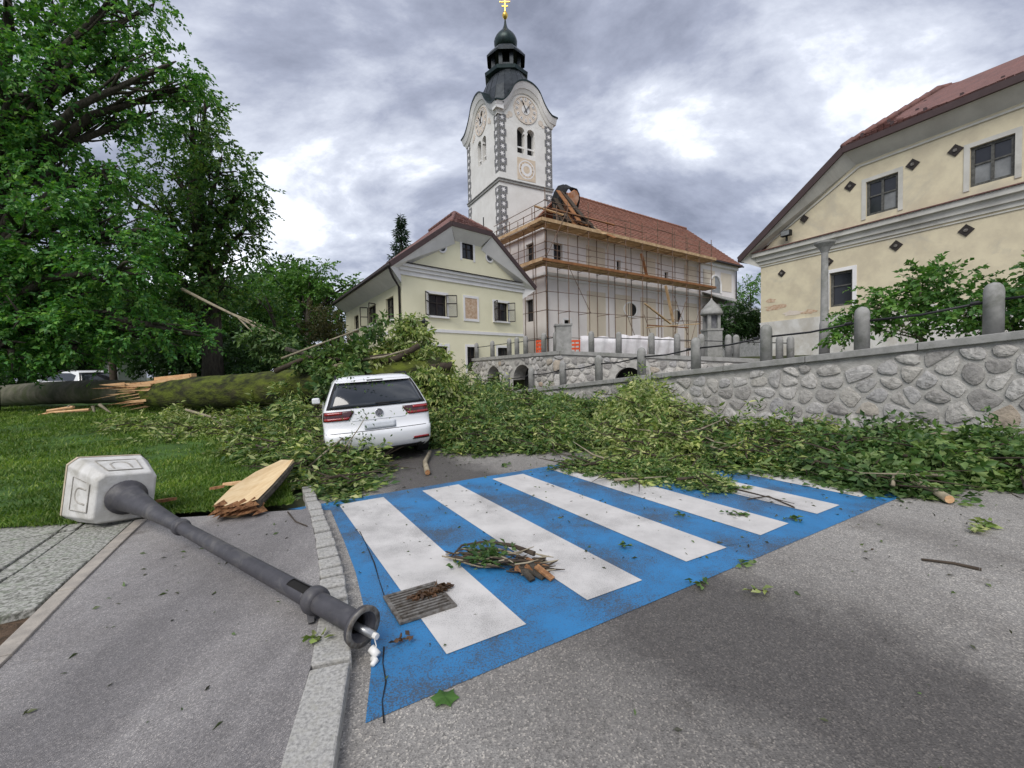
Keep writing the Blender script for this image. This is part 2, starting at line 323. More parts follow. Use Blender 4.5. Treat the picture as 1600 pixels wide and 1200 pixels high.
def sprays(C, out, L, k, droop=.35):
    """twigs starting at C, running outwards, k leaves set alternately along each"""
    n = len(C); d = norm(out+rng.normal(size=(n, 3))*.55+np.array((0, 0, -droop))); sd = norm(np.cross(d, np.array((0, 0, 1.))+rng.normal(size=(n, 3))*.3)); L = np.atleast_1d(L).reshape(-1, 1, 1)
    t_ = (np.arange(k)[None, :, None]+rng.random((n, k, 1))*.6)/k; sgn = np.where(np.arange(k) % 2 == 0, 1, -1)[None, :, None]*(1-.75*(np.arange(k) == k-1))[None, :, None]
    P = C[:, None]+d[:, None]*t_*L-np.array((0, 0, 1))*(t_**2)*L*droop*.5; D = d[:, None]*.75+sd[:, None]*sgn*.75+rng.normal(size=(n, k, 3))*.28-np.array((0, 0, droop*.6)); return P.reshape(-1, 3), D.reshape(-1, 3)
def blob_points(c, r, n, shell=.45):
    o = norm(rng.normal(size=(n, 3))); u = rng.random((n, 1))**shell
    q = o*u; keep = np.sin(q[:, 0]*5.1+c[0]*3)+np.sin(q[:, 1]*4.3+c[2]*2)+np.sin(q[:, 2]*6.7+c[1]) > -.55
    return c+q[keep]*np.array(r)
def tree(name, base, blobs, trunk_r, leafm, label, cat='tree', leaf=.17, dens=26, k=26, crad=.5, barkm=None, group=None, twigs=4, aspect=.62, droop=.4):
    base = np.array(base, float); t_ = empty(name, base, label, cat, group); barkm = barkm or M['bark']
    top = np.mean([c for c, r in blobs], 0); hi = max(c[2] for c, r in blobs)
    tr = MB(); tip = np.array((base[0]*.4+top[0]*.6, base[1]*.4+top[1]*.6, hi))
    pts = [base+(tip-base)*f_+np.array((random.uniform(-.15, .15), random.uniform(-.15, .15), 0))*(f_ > 0) for f_ in (0, .12, .3, .5, .7, .9, 1)]
    tr.tube(pts, [trunk_r*q for q in (1.35, 1.02, .9, .7, .5, .25, .1)], 10, jit=.06); ob('trunk', tr, barkm, t_, smooth=True)
    lm = MB(); P_ = []; O_ = []
    for c, r in blobs:
        c = np.array(c, float); r3 = np.array((r, r, r*.85) if isinstance(r, (int, float)) else r, float)
        f_ = min(.85, max(.18, (c[2]-base[2])/(hi-base[2]+1e-6)*.62)); s_ = base+(tip-base)*f_
        mid = (s_+c)/2+np.array((0, 0, .12*np.linalg.norm(c-s_))); r0 = trunk_r*.42*(1-f_*.5)
        lm.tube([s_, mid, c, c+(c-mid)*.15], [r0, r0*.7, r0*.4, r0*.12], 7)
        for _ in range(twigs):
            e_ = c+norm(rng.normal(size=3))*r3*.72; q0 = mid+(c-mid)*random.random(); lm.tube([q0, (q0+e_)/2+rng.normal(size=3)*.1*r3[0], e_], [r0*.34, r0*.22, r0*.05], 5)
        n = int(dens*(r3[0]*r3[2])/(crad*crad)*.42)
        q_ = blob_points(c, r3, n); P_.append(q_); O_.append(norm((q_-c)/r3))
    ob('limbs', lm, barkm, t_, smooth=True)
    C_ = np.concatenate(P_); O_ = np.concatenate(O_); O_[:, 2] *= .5; P, D = sprays(np.repeat(C_, 2, 0), np.repeat(O_, 2, 0)+rng.normal(size=(2*len(C_), 3))*.5, crad*1.5*(.6+.7*rng.random(2*len(C_))), max(6, k//2), droop)
    leaf_mesh('crown', P, D, leaf*(.6+.75*rng.random(len(P))), aspect, leafm, t_)
    return t_
# ------------------------------------------------------------------ ground, road, crossing
KZ = .08                                             # height of the footway above the road
S_ = MB(); S_.add([(-500, -300, -.06), (500, -300, -.06), (500, 700, -.06), (-500, 700, -.06)], [(0, 1, 2, 3)])
ob('ground', S_, M['earth'], kind='structure', label='earth ground reaching to the horizon')
kr = [G(*q)[:2] for q in ((487, 768), (502, 800), (520, 850), (535, 900), (545, 960), (552, 1010), (549, 1060), (540, 1120), (528, 1200))]
kr = [tuple(q) for q in kr]+[(-.62, 1.2), (-.45, .4), (-.2, -1.5)]
def offs(P, w0, w1):
    P = [np.array(q, float) for q in P]; o = []
    for i, p in enumerate(P):
        d = P[min(i+1, len(P)-1)]-P[max(i-1, 0)]; d /= np.linalg.norm(d); o.append(tuple(p+np.array((d[1], -d[0]))*(w0+(w1-w0)*min(1, i/6))))
    return o
kl2 = offs(kr, .12, .20)
vdir = np.array((-.5255, .8508)); udir = np.array((.8508, .5255))
kfar = np.array(kr[0])+vdir*30
S_ = MB(); S_.prism([(kfar[0], kfar[1])]+offs(kr, .05, .06)+[(-.2, -6), (30, -6), (30, 6), tuple(np.array((8.6, 7.1))+vdir*30)], -.05, 0)
ob('road', S_, M['road'], kind='structure', label='worn grey asphalt road with dark and pale patches')
O0 = np.array((-.40, 2.36)); cu = np.array((.862, .507)); cv = np.array((-.5265, .8502))
def cr_(a, b): q = O0+cu*a+cv*b; return (q[0], q[1])
def inset(q, d): return (q[0]+cu[0]*d, q[1]+cu[1]*d)
# blue field: left edge follows the kerb with a narrow dark gutter
ke = [inset(np.array(q), .10) for q in kr[1:9]]
bl = [cr_(-.50, -.25)]+[cr_(6.0, -.25), cr_(6.15, 3.45), cr_(-.55, 3.42)]+[q for q in ke if np.dot(np.array(q)-O0, cv) < 3.3 and np.dot(np.array(q)-O0, cv) > -.1]
S_ = MB(); S_.add([(x, y, .004) for x, y in bl], [tuple(range(len(bl)))])
cross = ob('crossing_paint', S_, M['blue'], kind='structure', label='blue painted field of the pedestrian crossing', fix=False)
for k_ in range(6):
    a_ = k_*1.035; S_ = MB(); j = [random.uniform(-.012, .012) for _ in range(8)]
    S_.add([(*cr_(a_+j[0], j[1]), .008), (*cr_(a_+.52+j[2], j[3]), .008), (*cr_(a_+.52+j[4], 3.25+j[5]), .008), (*cr_(a_+j[6], 3.25+j[7]), .008)], [(0, 1, 2, 3)])
    ob('white_stripe', S_, M['white'], cross, fix=False)
for pts in (((562, 830), (572, 850), (585, 880), (592, 905), (600, 930)), ((600, 1010), (598, 1035), (603, 1065), (597, 1095), (600, 1130)), ((1130, 853), (1180, 845), (1235, 842))):
    S_ = MB(); V = []
    for x, y in pts: q = G(x, y, .0095); w_ = random.uniform(.002, .006); V += [q-np.array((w_, 0, 0)), q+np.array((w_, 0, 0))]
    S_.add(V, [(2*i, 2*i+1, 2*i+3, 2*i+2) for i in range(len(pts)-1)]); ob('crack', S_, M['black'], cross, fix=False)
# footway
fl = [G(x, y, KZ)[:2] for x, y in ((230, 812), (170, 870), (110, 930), (0, 1045))]
fl = [tuple(q) for q in fl]+[(-2.2, 1.0), (-1.6, -.2), (-1.2, -1.5)]
pe = [tuple(G(x, y, KZ)[:2]) for x, y in ((472, 796),)]
S_ = MB()
S_.prism(fl+kl2[::-1][:-1]+pe, -.05, KZ); ob('footway', S_, M['walk'], kind='structure', label='purplish grey asphalt footway beside the kerb')
# kerb: single granite stones
kb = empty('kerb', (kr[4][0], kr[4][1], 0)); kb['kind'] = 'structure'; kb['label'] = 'row of rough granite kerb stones'
def resample(P, d):
    P = [np.array(q, float) for q in P]; L_ = [0]
    for i in range(len(P)-1): L_.append(L_[-1]+np.linalg.norm(P[i+1]-P[i]))
    return [np.array([np.interp(s, L_, [q[i] for q in P]) for i in range(len(P[0]))]) for s in d], L_[-1]
_, LR = resample(kr, [0]); s = 0
_, LL = resample(kl2, [0]); fi = np.linspace(0, 1, 200)
def kpair(s):
    L_ = [0]
    for i in range(len(kr)-1): L_.append(L_[-1]+math.dist(kr[i], kr[i+1]))
    i = float(np.interp(s, L_, range(len(kr)))); return [np.interp(i, range(len(kl2)), [q[k] for q in kl2]) for k in (0, 1)]
cuts = [0]
while cuts[-1] < 1: cuts.append(cuts[-1]+(random.uniform(.018, .03) if cuts[-1] < .42 else random.uniform(.085, .11)))
for c0, c1 in zip(cuts[:-1], cuts[1:]):
    c1 = min(c1, 1); g = .0025
    r_, _ = resample(kr, [(c0+g)*LR, (c1-g)*LR]); l_ = [np.array(kpair((c0+g)*LR)), np.array(kpair((c1-g)*LR))]
    h = KZ+random.uniform(.004, .018); S_ = MB(); j = lambda: np.array((random.uniform(-.006, .006), random.uniform(-.005, .005)))
    q = [l_[0]+j(), r_[0]+j(), r_[1]+j(), l_[1]+j()]
    S_.add([(*x, -.03) for x in q]+[(*x, h+random.uniform(-.005, .005)) for x in q], [(3, 2, 1, 0), (4, 5, 6, 7), (0, 1, 5, 4), (1, 2, 6, 5), (2, 3, 7, 6), (3, 0, 4, 7)])
    ob('kerb_stone', S_, M['granite'], kb, bevel=.012)
# concrete edging strip left of the footway
ed = empty('edging', (*fl[1], 0)); ed['kind'] = 'structure'; ed['label'] = 'narrow concrete edging strip along the footway'
ra, LA = resample(fl, np.linspace(0, 1, 2)); n_ = 8
for i in range(n_):
    p_, _ = resample(fl, [(i/n_)*LA+.006, ((i+1)/n_)*LA-.006]); d_ = p_[1]-p_[0]; nn = np.array((d_[1], -d_[0])); nn /= np.linalg.norm(nn)
    S_ = MB(); S_.prism([tuple(p_[0]), tuple(p_[1]), tuple(p_[1]+nn*.10), tuple(p_[0]+nn*.10)], -.03, KZ+.016+random.uniform(0, .006)); ob('edging_block', S_, M['edging'], ed, bevel=.006)
# paving slabs
e1 = np.array(fl[0])-np.array(fl[2]); e1 /= np.linalg.norm(e1); e2 = np.array((-e1[1], e1[0]))
if e2[0] > 0: e2 = -e2
po = np.array(fl[2])+e2*.13-e1*.12
pv = empty('paving', (*po, 0)); pv['kind'] = 'structure'; pv['label'] = 'exposed aggregate paving slabs with grassy joints'
rows = [(0, .82), (.84, .98), (1.0, 1.78), (1.8, 1.94), (1.96, 2.7)]; cols = [(0, .42), (.44, .56), (.58, 1.36), (1.38, 1.5), (1.52, 2.3), (2.32, 2.44), (2.46, 3.3), (3.32, 4.2)]
for r0, r1 in rows:
    for q0, q1 in cols:
        S_ = MB(); P4 = [po+e1*a_+e2*(b_)-e1*.30*b_*.6 for a_, b_ in ((r0, q0), (r0, q1), (r1, q1), (r1, q0))]
        hz = KZ+random.uniform(-.008, .012); S_.prism([tuple(q) for q in P4], -.02, hz); ob('paving_slab', S_, M['agg'], pv, bevel=.008)
S_ = MB(); nx = 26
for i in range(nx+1):
    for j in range(nx+1):
        q = np.array((-11, .2))+np.array((9.9, 0))*i/nx+np.array((0, 4.9))*j/nx; S_.v.append((q[0], q[1], KZ-.045+random.uniform(-.02, .015)))
S_.f = [(i*(nx+1)+j, (i+1)*(nx+1)+j, (i+1)*(nx+1)+j+1, i*(nx+1)+j+1) for i in range(nx) for j in range(nx) if S_.v[i*(nx+1)+j][0] < np.interp(S_.v[i*(nx+1)+j][1], [q[1] for q in fl[::-1]], [q[0] for q in fl[::-1]])-.40]
ob('soil', S_, M['soil'], kind='structure', label='bare brown soil beside the paving slabs', fix=False)
# lawn
def lawn_z(x, y):
    s = np.clip((np.hypot(x+3, y-5)-1.0)/11, 0, 1); return KZ-.01+.36*s*s*(3-2*s)+.02*np.sin(x*1.7+y*.9)
S_ = MB(); na, nb = 46, 40; nearL = np.array((-2.62, 5.02)); nearR = np.array((-32, 4.1))
def lawn_pt(i, j):
    fa = (i/na)**1.7; x = nearL[0]+(nearR[0]-nearL[0])*fa; q = np.array((x, np.interp(x, [-32, -6, -4.6, -4.1, -2.62], [4.1, 4.2, 4.4, 4.72, 5.02]))); return q+vdir*38*(j/nb)**1.6
for i in range(na+1):
    for j in range(nb+1): q = lawn_pt(i, j); S_.v.append((q[0], q[1], float(lawn_z(q[0], q[1]))))
S_.f = [(i*(nb+1)+j, (i+1)*(nb+1)+j, (i+1)*(nb+1)+j+1, i*(nb+1)+j+1) for i in range(na) for j in range(nb)]
lawn = ob('lawn', S_, M['lawn'], kind='structure', label='mown green lawn rising gently under the trees', smooth=True)
n_ = 110000
aa = rng.random(n_)**1.7; bb = (rng.random(n_)**1.5)*15; q = nearL[None]+(np.array((-15, 4.6))-nearL)[None]*aa[:, None]+vdir[None]*bb[:, None]; q[:, 1] += np.interp(q[:, 0]-vdir[0]*bb, [-15, -6, -4.6, -4.1, -2.62], [4.15, 4.2, 4.4, 4.72, 5.02])-(nearL[1]+(q[:, 0]-vdir[0]*bb-nearL[0])*(4.6-nearL[1])/(-15-nearL[0]))-.08*rng.random(n_)**2
Pg = np.stack([q[:, 0], q[:, 1], lawn_z(q[:, 0], q[:, 1])-.005], 1); Dg = rng.normal(size=(n_, 3))*.55; Dg[:, 2] = .8
kp = np.sin(Pg[:, 0]*2.3+1)+np.sin(Pg[:, 1]*1.9+Pg[:, 0]*.7)+np.sin(Pg[:, 0]*5.1-Pg[:, 1]*4.3)*.6+rng.normal(size=n_)*.7 > -1.1; Pg = Pg[kp]; Dg = Dg[kp]; n_ = len(Pg); dist = np.hypot(Pg[:, 0], Pg[:, 1]); leaf_mesh('grass', Pg, Dg, (.035+.035*rng.random(n_))*(.8+dist/16), .22, M['grass'], kind='stuff', label='short green grass blades of the lawn')
# drain grate
dg = np.array(G(655, 943)[:2]); gfr = lambda a, b, z: np.array((dg[0]+(cu[0]*a+cv[0]*b)*.88, dg[1]+(cu[1]*a+cv[1]*b)*.88, z))
gr = empty('drain_grate', (dg[0], dg[1], .008), 'rusty iron drain grate in the blue and white crossing', 'drain grate')
S_ = MB(); S_.box(-.2, .2, -.2, .2, .0085, .011, gfr); ob('pit', S_, M['black'], gr)
S_ = MB(); S_.box(-.22, .22, -.22, -.19, .009, .024, gfr); S_.box(-.22, .22, .19, .22, .009, .024, gfr); S_.box(-.22, -.19, -.19, .19, .009, .024, gfr); S_.box(.19, .22, -.19, .19, .009, .024, gfr); ob('grate_frame', S_, M['iron'], gr)
for i in range(9):
    S_ = MB(); y_ = -.155+i*.039; S_.box(-.19, .19, y_-.009, y_+.009, .0095, .026, gfr); ob('bar', S_, M['iron'], gr)

# ------------------------------------------------------------------ stone walls
def clip(poly, nx, ny, c):            # keep nx*x+ny*y<=c
    o = []
    for i in range(len(poly)):
        p, q = poly[i], poly[(i+1) % len(poly)]; dp = nx*p[0]+ny*p[1]-c; dq = nx*q[0]+ny*q[1]-c
        if dp <= 0: o.append(p)
        if dp*dq < 0: s = dp/(dp-dq); o.append((p[0]+s*(q[0]-p[0]), p[1]+s*(q[1]-p[1])))
    return o
def stones(parent, P, s0, s1, ztop, zbot, cw, ch, skip=None, proud=.06):
    """P(s,d,z): a point at s along, d out of the wall face; one object for each stone"""
    pts = []; r_ = 0; z = zbot
    while z < max(ztop(s0), ztop(s1)):
        s = s0+(r_ % 2)*cw*.5
        while s < s1: pts.append((s+random.uniform(-.34, .34)*cw, z+ch*.5+random.uniform(-.3, .3)*ch)); s += cw*random.choice((.7, 1, 1.25))
        z += ch; r_ += 1
    k = (ztop(s1)-ztop(s0))/(s1-s0)
    for i, p in enumerate(pts):
        if p[1] > ztop(p[0])-.03 or (skip and skip(*p)): continue
        poly = [(p[0]-cw, p[1]-ch*1.2), (p[0]+cw, p[1]-ch*1.2), (p[0]+cw, p[1]+ch*1.2), (p[0]-cw, p[1]+ch*1.2)]
        for j, q in enumerate(pts):
            if j != i and abs(q[0]-p[0]) < cw*2.2 and abs(q[1]-p[1]) < ch*2.4:
                nx_, ny_ = q[0]-p[0], q[1]-p[1]; poly = clip(poly, nx_, ny_, (q[0]**2+q[1]**2-p[0]**2-p[1]**2)/2)
                if len(poly) < 3: break
        if len(poly) < 3: continue
        poly = clip(poly, -k, 1, ztop(0)-.01)
        if len(poly) < 3: continue
        cx = sum(a for a, b in poly)/len(poly); cy = sum(b for a, b in poly)/len(poly); sh = random.uniform(.84, .93)
        poly = [(cx+(a-cx)*sh, cy+(b-cy)*sh) for a, b in poly]
        o = []
        for a in range(len(poly)):
            p1, p2 = poly[a], poly[(a+1) % len(poly)]
            if math.dist(p1, p2) < .02: continue
            o.append((p1[0]*.76+p2[0]*.24, p1[1]*.76+p2[1]*.24)); o.append((p1[0]*.24+p2[0]*.76, p1[1]*.24+p2[1]*.76))
        if len(o) < 4: continue
        n = len(o); pr = proud*random.uniform(.6, 1.25); V = [P(a, -.03, b) for a, b in o]+[P(cx+(a-cx)*.9, pr*.75, cy+(b-cy)*.9) for a, b in o]
        V += [P(cx+(a-cx)*.55, pr*random.uniform(.95, 1.25), cy+(b-cy)*.55) for a, b in o]+[P(cx, pr*1.15, cy)]
        F_ = [(a, (a+1) % n, n+(a+1) % n, n+a) for a in range(n)]+[(n+a, n+(a+1) % n, 2*n+(a+1) % n, 2*n+a) for a in range(n)]+[(2*n+a, 2*n+(a+1) % n, 3*n) for a in range(n)]
        S_ = MB(); S_.add(V, F_); ob('stone', S_, M['stone'], parent)
W0 = np.array((8.18, 6.82)); wd_ = np.array((-.575, .818)); wn = np.array((.818, .575))
def WP(s, d, z): q = W0+wd_*s-wn*d; return np.array((q[0], q[1], z))     # d: towards the road
def sat(px):                    # s on the wall face under pixel column px
    best = min(np.arange(-6, 16, .01), key=lambda s: abs(800+FPX*(((WP(s, 0, 1.5)-EYE)@RT)/((WP(s, 0, 1.5)-EYE)@_f))-px)); return best
def zpix(P0, py):               # height at ground point P0 that shows at row py
    lo, hi = -2., 70.
    for _ in range(40):
        m_ = (lo+hi)/2; d = np.array((P0[0], P0[1], m_))-EYE; y = 600-FPX*(d@UP)/(d@_f)
        if y > py: lo = m_
        else: hi = m_
    return lo
za = zpix(WP(sat(1590), 0, 0), 516); zb = zpix(WP(sat(860), 0, 0), 603); sa, sb = sat(1590), sat(860)
def ctop(s): return za+(zb-za)*(s-sa)/(sb-sa)
print('coping', za, zb, sa, sb)
fw = empty('retaining_wall', WP(3, 0, 0), 'long rubble stone retaining wall with sloping concrete coping beside the road', 'wall')
S_ = MB(); S_.slab([WP(-6, 0, -.05), WP(14, 0, -.05), WP(14, 0, ctop(14)-.15), WP(-6, 0, ctop(-6)-.15)], (wn[0]*.45, wn[1]*.45, 0)); ob('mortar', S_, M['mortar'], fw)
stones(fw, WP, -3.2, 13.5, lambda s: ctop(s)-.17, -.05, .40, .27, proud=.038)
sp = [sat(x) for x in (1548, 1341, 1191, 1081, 996, 929, 873, 824, 786)]; sp = [2*sp[0]-sp[1]]+sp
cut = [-6]+[(a+b)/2 for a, b in zip(sp[:-1], sp[1:])]+[14]
for a, b in zip(cut[:-1], cut[1:]):
    S_ = MB(); V = [WP(s, d, ctop(s)-h) for s in (a+.006, b-.006) for d, h in ((.09, .15), (.09, .012), (-.5, 0), (-.5, .15))]
    S_.add(V, [(0, 1, 2, 3), (7, 6, 5, 4), (0, 4, 5, 1), (1, 5, 6, 2), (2, 6, 7, 3), (3, 7, 4, 0)]); ob('coping_block', S_, M['conc'], fw, bevel=.012)
def post(parent, c, r, h):
    S_ = MB(); S_.lathe(c, [(r, -.02), (r*.985, h*.8), (r*.96, h*.86), (r*.82, h*.93), (r*.52, h*.98), (r*.1, h)], 14); return ob('post', S_, M['conc'], parent, smooth=True)
pp = []
for s in sp: c = WP(s, -.2, ctop(s)); post(fw, c, .13, .86); pp.append(c)
for a, b in zip(pp[:-1], pp[1:]):
    S_ = MB(); d = (b-a); za_ = np.array((0, 0, .56)); mid = (a+b)/2+za_-np.array((0, 0, .05)); S_.tube([a+za_, mid, b+za_], .022, 7); ob('handrail', S_, M['rail'], fw, smooth=True)
    S_ = MB(); e_ = a+d*.12+za_; S_.tube([e_-d*.03, e_+d*.03], .036, 8); ob('rail_sleeve', S_, M['rail'], fw)
# upper terrace wall with arches
BC = A(876, 548, 18.); BL = A(738, 560, 24.2); BR = A(1150, 559, 15.8)
bw = empty('terrace_wall', (BC[0], BC[1], 0), 'upper rubble stone wall with dark arched openings and a row of posts', 'wall')
def seg(p, q):
    p = np.array(p[:2]); q = np.array(q[:2]); d = (q-p); l_ = np.linalg.norm(d); d /= l_; n = np.array((d[1], -d[0]))
    if n[1] > 0: n = -n
    return (lambda s, o, z: np.array((p[0]+d[0]*s+n[0]*o, p[1]+d[1]*s+n[1]*o, z))), l_
BR2 = BC+(BR-BC)*1.55
for p_, q_, arches, posts_ in ((BL, BC, [(2.2, .62, 1.75), (4.75, .75, 1.78)], (745, 770, 796, 808, 822, 850, 869)), (BC, BR2, [(2.75, .55, 1.55)], (924, 967, 1018, 1058, 1096, 1138, 1150, 1218, 1235))):
    Pf, l_ = seg(p_, q_); zt = lambda s, p_=p_, q_=q_, l_=l_: p_[2]+(q_[2]-p_[2])*s/l_
    S_ = MB(); n_ = 60
    def arc(s):
        for c, r, zc in arches:
            if abs(s-c) < r: return zc-r+math.sqrt(r*r-(s-c)**2)
        return -.1
    ss = sorted(set(list(np.linspace(0, l_, n_))+[c+r*math.sin(t) for c, r, zc in arches for t in np.linspace(-1.57, 1.57, 13)]))
    for a, b in zip(ss[:-1], ss[1:]):
        za1, zb1 = arc(a+1e-4), arc(b-1e-4); S_.add([Pf(a, 0, za1), Pf(b, 0, zb1), Pf(b, 0, zt(b)-.15), Pf(a, 0, zt(a)-.15)], [(0, 1, 2, 3)])
        if za1 > 0 or zb1 > 0: S_.add([Pf(a, 0, za1), Pf(b, 0, zb1), Pf(b, -.7, zb1), Pf(a, -.7, za1)], [(0, 1, 2, 3)])
    ob('mortar', S_, M['mortar'], bw)
    for c, r, zc in arches:
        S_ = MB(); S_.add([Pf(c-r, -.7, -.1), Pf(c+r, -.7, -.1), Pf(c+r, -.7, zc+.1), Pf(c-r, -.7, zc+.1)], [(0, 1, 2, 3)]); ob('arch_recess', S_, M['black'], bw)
    stones(bw, Pf, 0, l_, lambda s: zt(s)-.17, .5, .36, .25, skip=lambda s, z: any(abs(s-c) < r+.12 and z < zc+.1 for c, r, zc in arches), proud=.05)
    nb_ = 4
    for i in range(nb_):
        a, b = l_*i/nb_+.004, l_*(i+1)/nb_-.004; V = [Pf(s, d, zt(s)-h) for s in (a, b) for d, h in ((.08, .15), (.08, 0), (-.4, 0), (-.4, .15))]
        S_ = MB(); S_.add(V, [(0, 1, 2, 3), (7, 6, 5, 4), (0, 4, 5, 1), (1, 5, 6, 2), (2, 6, 7, 3), (3, 7, 4, 0)]); ob('coping_block', S_, M['conc'], bw)
    pl = []
    for px in posts_:
        s = min(np.arange(0, l_, .02), key=lambda s: abs(800+FPX*(((Pf(s, -.16, 2)-EYE)@RT)/((Pf(s, -.16, 2)-EYE)@_f))-px)); c = Pf(s, -.16, zt(s)); post(bw, c, .12, .86); pl.append(c)
    for a, b in zip(pl[:-1], pl[1:]):
        S_ = MB(); z_ = np.array((0, 0, .6)); S_.tube([a+z_, b+z_], .02, 6); ob('handrail', S_, M['rail'], bw)
c = BC+np.array((.15, .35, 0)); S_ = MB(); S_.box(c[0]-.32, c[0]+.32, c[1]-.32, c[1]+.32, BC[2]-.02, BC[2]+1.05); S_.box(c[0]-.36, c[0]+.36, c[1]-.36, c[1]+.36, BC[2]+1.05, BC[2]+1.13); ob('pillar', S_, M['conc'], bw)
# ramp between the walls and the upper terrace
TZ = 2.12
S_ = MB(); top = [(BL[0]+.6, BL[1]+.9), (BC[0]+.2, BC[1]+.95), (BR2[0]+.2, BR2[1]+.95), (30, 6), (90, 6), (90, 90), (-6, 90)]
S_.prism(top, -.05, TZ-.25); ob('terrace', S_, M['earth'], kind='structure', label='raised church terrace behind the upper wall')
S_ = MB(); n_ = 24
for i in range(n_+1):
    s = -6+20*i/n_; p1 = WP(s, -.44, ctop(s)-.06); p2 = WP(s, -3.2, ctop(s)-.02); p3 = WP(s, -9, max(ctop(s), .9)); S_.v += [tuple(p1), tuple(p2), tuple(p3)]
S_.f = [(3*i+k, 3*i+3+k, 3*i+4+k, 3*i+1+k) for i in range(n_) for k in (0, 1)]; ob('ramp_path', S_, M['walk'], kind='structure', label='sloping path behind the retaining wall', fix=False)
# ------------------------------------------------------------------ yellow house
def window(parent, P, a0, a1, z0, z1, depth, fm, gm, mull=1, trans=(.6,), fw_=.06, sill=None, trim=None, name='window', panes=None):
    """P(a,d,z): d into the wall. frame set in the reveal, panes behind it"""
    S_ = MB(); d0, d1 = depth-.08, depth-.02
    for q in ((a0, a1, z0, z0+fw_), (a0, a1, z1-fw_, z1), (a0, a0+fw_, z0+fw_, z1-fw_), (a1-fw_, a1, z0+fw_, z1-fw_)): S_.box(q[0], q[1], d0, d1, q[2], q[3], P)
    for i in range(mull): c = a0+(a1-a0)*(i+1)/(mull+1); S_.box(c-.035, c+.035, d0-.004, d1, z0+fw_, z1-fw_, P)
    for t_ in trans: c = z0+(z1-z0)*t_; S_.box(a0+fw_, a1-fw_, d0+.004, d1-.004, c-.025, c+.025, P)
    wo = ob(name, S_, fm, parent); A_ = [a0+fw_]+[a0+(a1-a0)*(i+1)/(mull+1) for i in range(mull)]+[a1-fw_]; Z_ = [z0+fw_]+[z0+(z1-z0)*q for q in trans]+[z1-fw_]
    k = 0
    for i in range(len(A_)-1):
        for j in range(len(Z_)-1):
            S_ = MB(); tl = random.uniform(-.006, .006); S_.add([P(A_[i], d1-.02+tl, Z_[j]), P(A_[i+1], d1-.02-tl, Z_[j]), P(A_[i+1], d1-.02-tl, Z_[j+1]), P(A_[i], d1-.02+tl, Z_[j+1])], [(0, 1, 2, 3)])
            ob('pane', S_, (panes[k % len(panes)] if panes else gm), wo); k += 1
    if sill: S_ = MB(); S_.box(a0-.12, a1+.12, -.12, .05, z0-.1, z0-.003, P); ob('sill', S_, sill, wo)
    if trim:
        S_ = MB(); w_ = .14
        for q in ((a0-w_, a1+w_, z1+.003, z1+w_), (a0-w_, a0-.003, z0-.1, z1+.003), (a1+.003, a1+w_, z0-.1, z1+.003)): S_.box(q[0], q[1], -.025, .01, q[2], q[3], P)
        ob('surround', S_, trim, wo)
    return wo
def inv(fr, px, b=0):                 # a-coordinate on the plane b under a pixel column
    return min(np.arange(-8, 40, .02), key=lambda a: abs(800+FPX*(((fr(a, b, 4)-EYE)@RT)/((fr(a, b, 4)-EYE)@_f))-px))
H0 = np.array((-5.27, 21.)); hf = frame(H0, 46, -33); HW = 8.4; HL = 12.3; HZ0, HZ1 = -.1, 6.4
hs = empty('yellow_house', (*H0, HZ0), 'pale yellow two storey house with half hipped gable and open casement windows', 'house')
PF = lambda a, d, z: hf(a, d, z); PS = lambda b, d, z: hf(d, b, z)
def zf(px, py): a = inv(hf, px); return a, zpix(hf(a, 0, 0), py)
wins = []
for x0, x1, y0, y1 in ((671, 698, 460, 494), (773, 794, 473, 502)):
    a0, _ = zf(x0, y0); a1, _ = zf(x1, y0); z1 = zf((x0+x1)/2, y0)[1]; z0 = zf((x0+x1)/2, y1)[1]; wins.append((a0, a1, z0, z1))
zlo = zf(690, 541)[1]
for x0, x1 in ((676, 698), (729, 742), (777, 793)):
    a0 = inv(hf, x0); a1 = inv(hf, x1); wins.append((a0, a1, zlo-1.35, zlo))
att = (inv(hf, 725), inv(hf, 742), zf(733, 405)[1], zf(733, 378)[1])
S_ = MB(); wall_grid(S_, PF, 0, HW, HZ0, HZ1, wins, .22); hw = ob('wall', S_, M['yellow'], hs, fix=False)
swin = []
for x0, x1, y0, y1 in ((604, 616, 465, 500), (576, 588, 478, 508), (554, 561, 493, 515)):
    def invb(px): return min(np.arange(0, 14, .02), key=lambda b: abs(800+FPX*(((hf(0, b, 4)-EYE)@RT)/((hf(0, b, 4)-EYE)@_f))-px))
    b0, b1 = invb(x1), invb(x0); bm = (b0+b1)/2; swin.append((b0, b1, zpix(hf(0, bm, 0), y1), zpix(hf(0, bm, 0), y0)))
S_ = MB(); wall_grid(S_, PS, 0, HL, HZ0, HZ1, swin, .22); ob('wall', S_, M['yellow'], hs, fix=False)
S_ = MB(); S_.add([hf(HW, 0, HZ0), hf(HW, HL, HZ0), hf(HW, HL, HZ1), hf(HW, 0, HZ1)], [(0, 1, 2, 3)]); S_.add([hf(0, HL, HZ0), hf(HW, HL, HZ0), hf(HW, HL, HZ1), hf(HW/2, HL, HZ1+4), hf(0, HL, HZ1)], [(0, 1, 2, 3, 4)]); ob('wall', S_, M['yellow'], hs, fix=False)
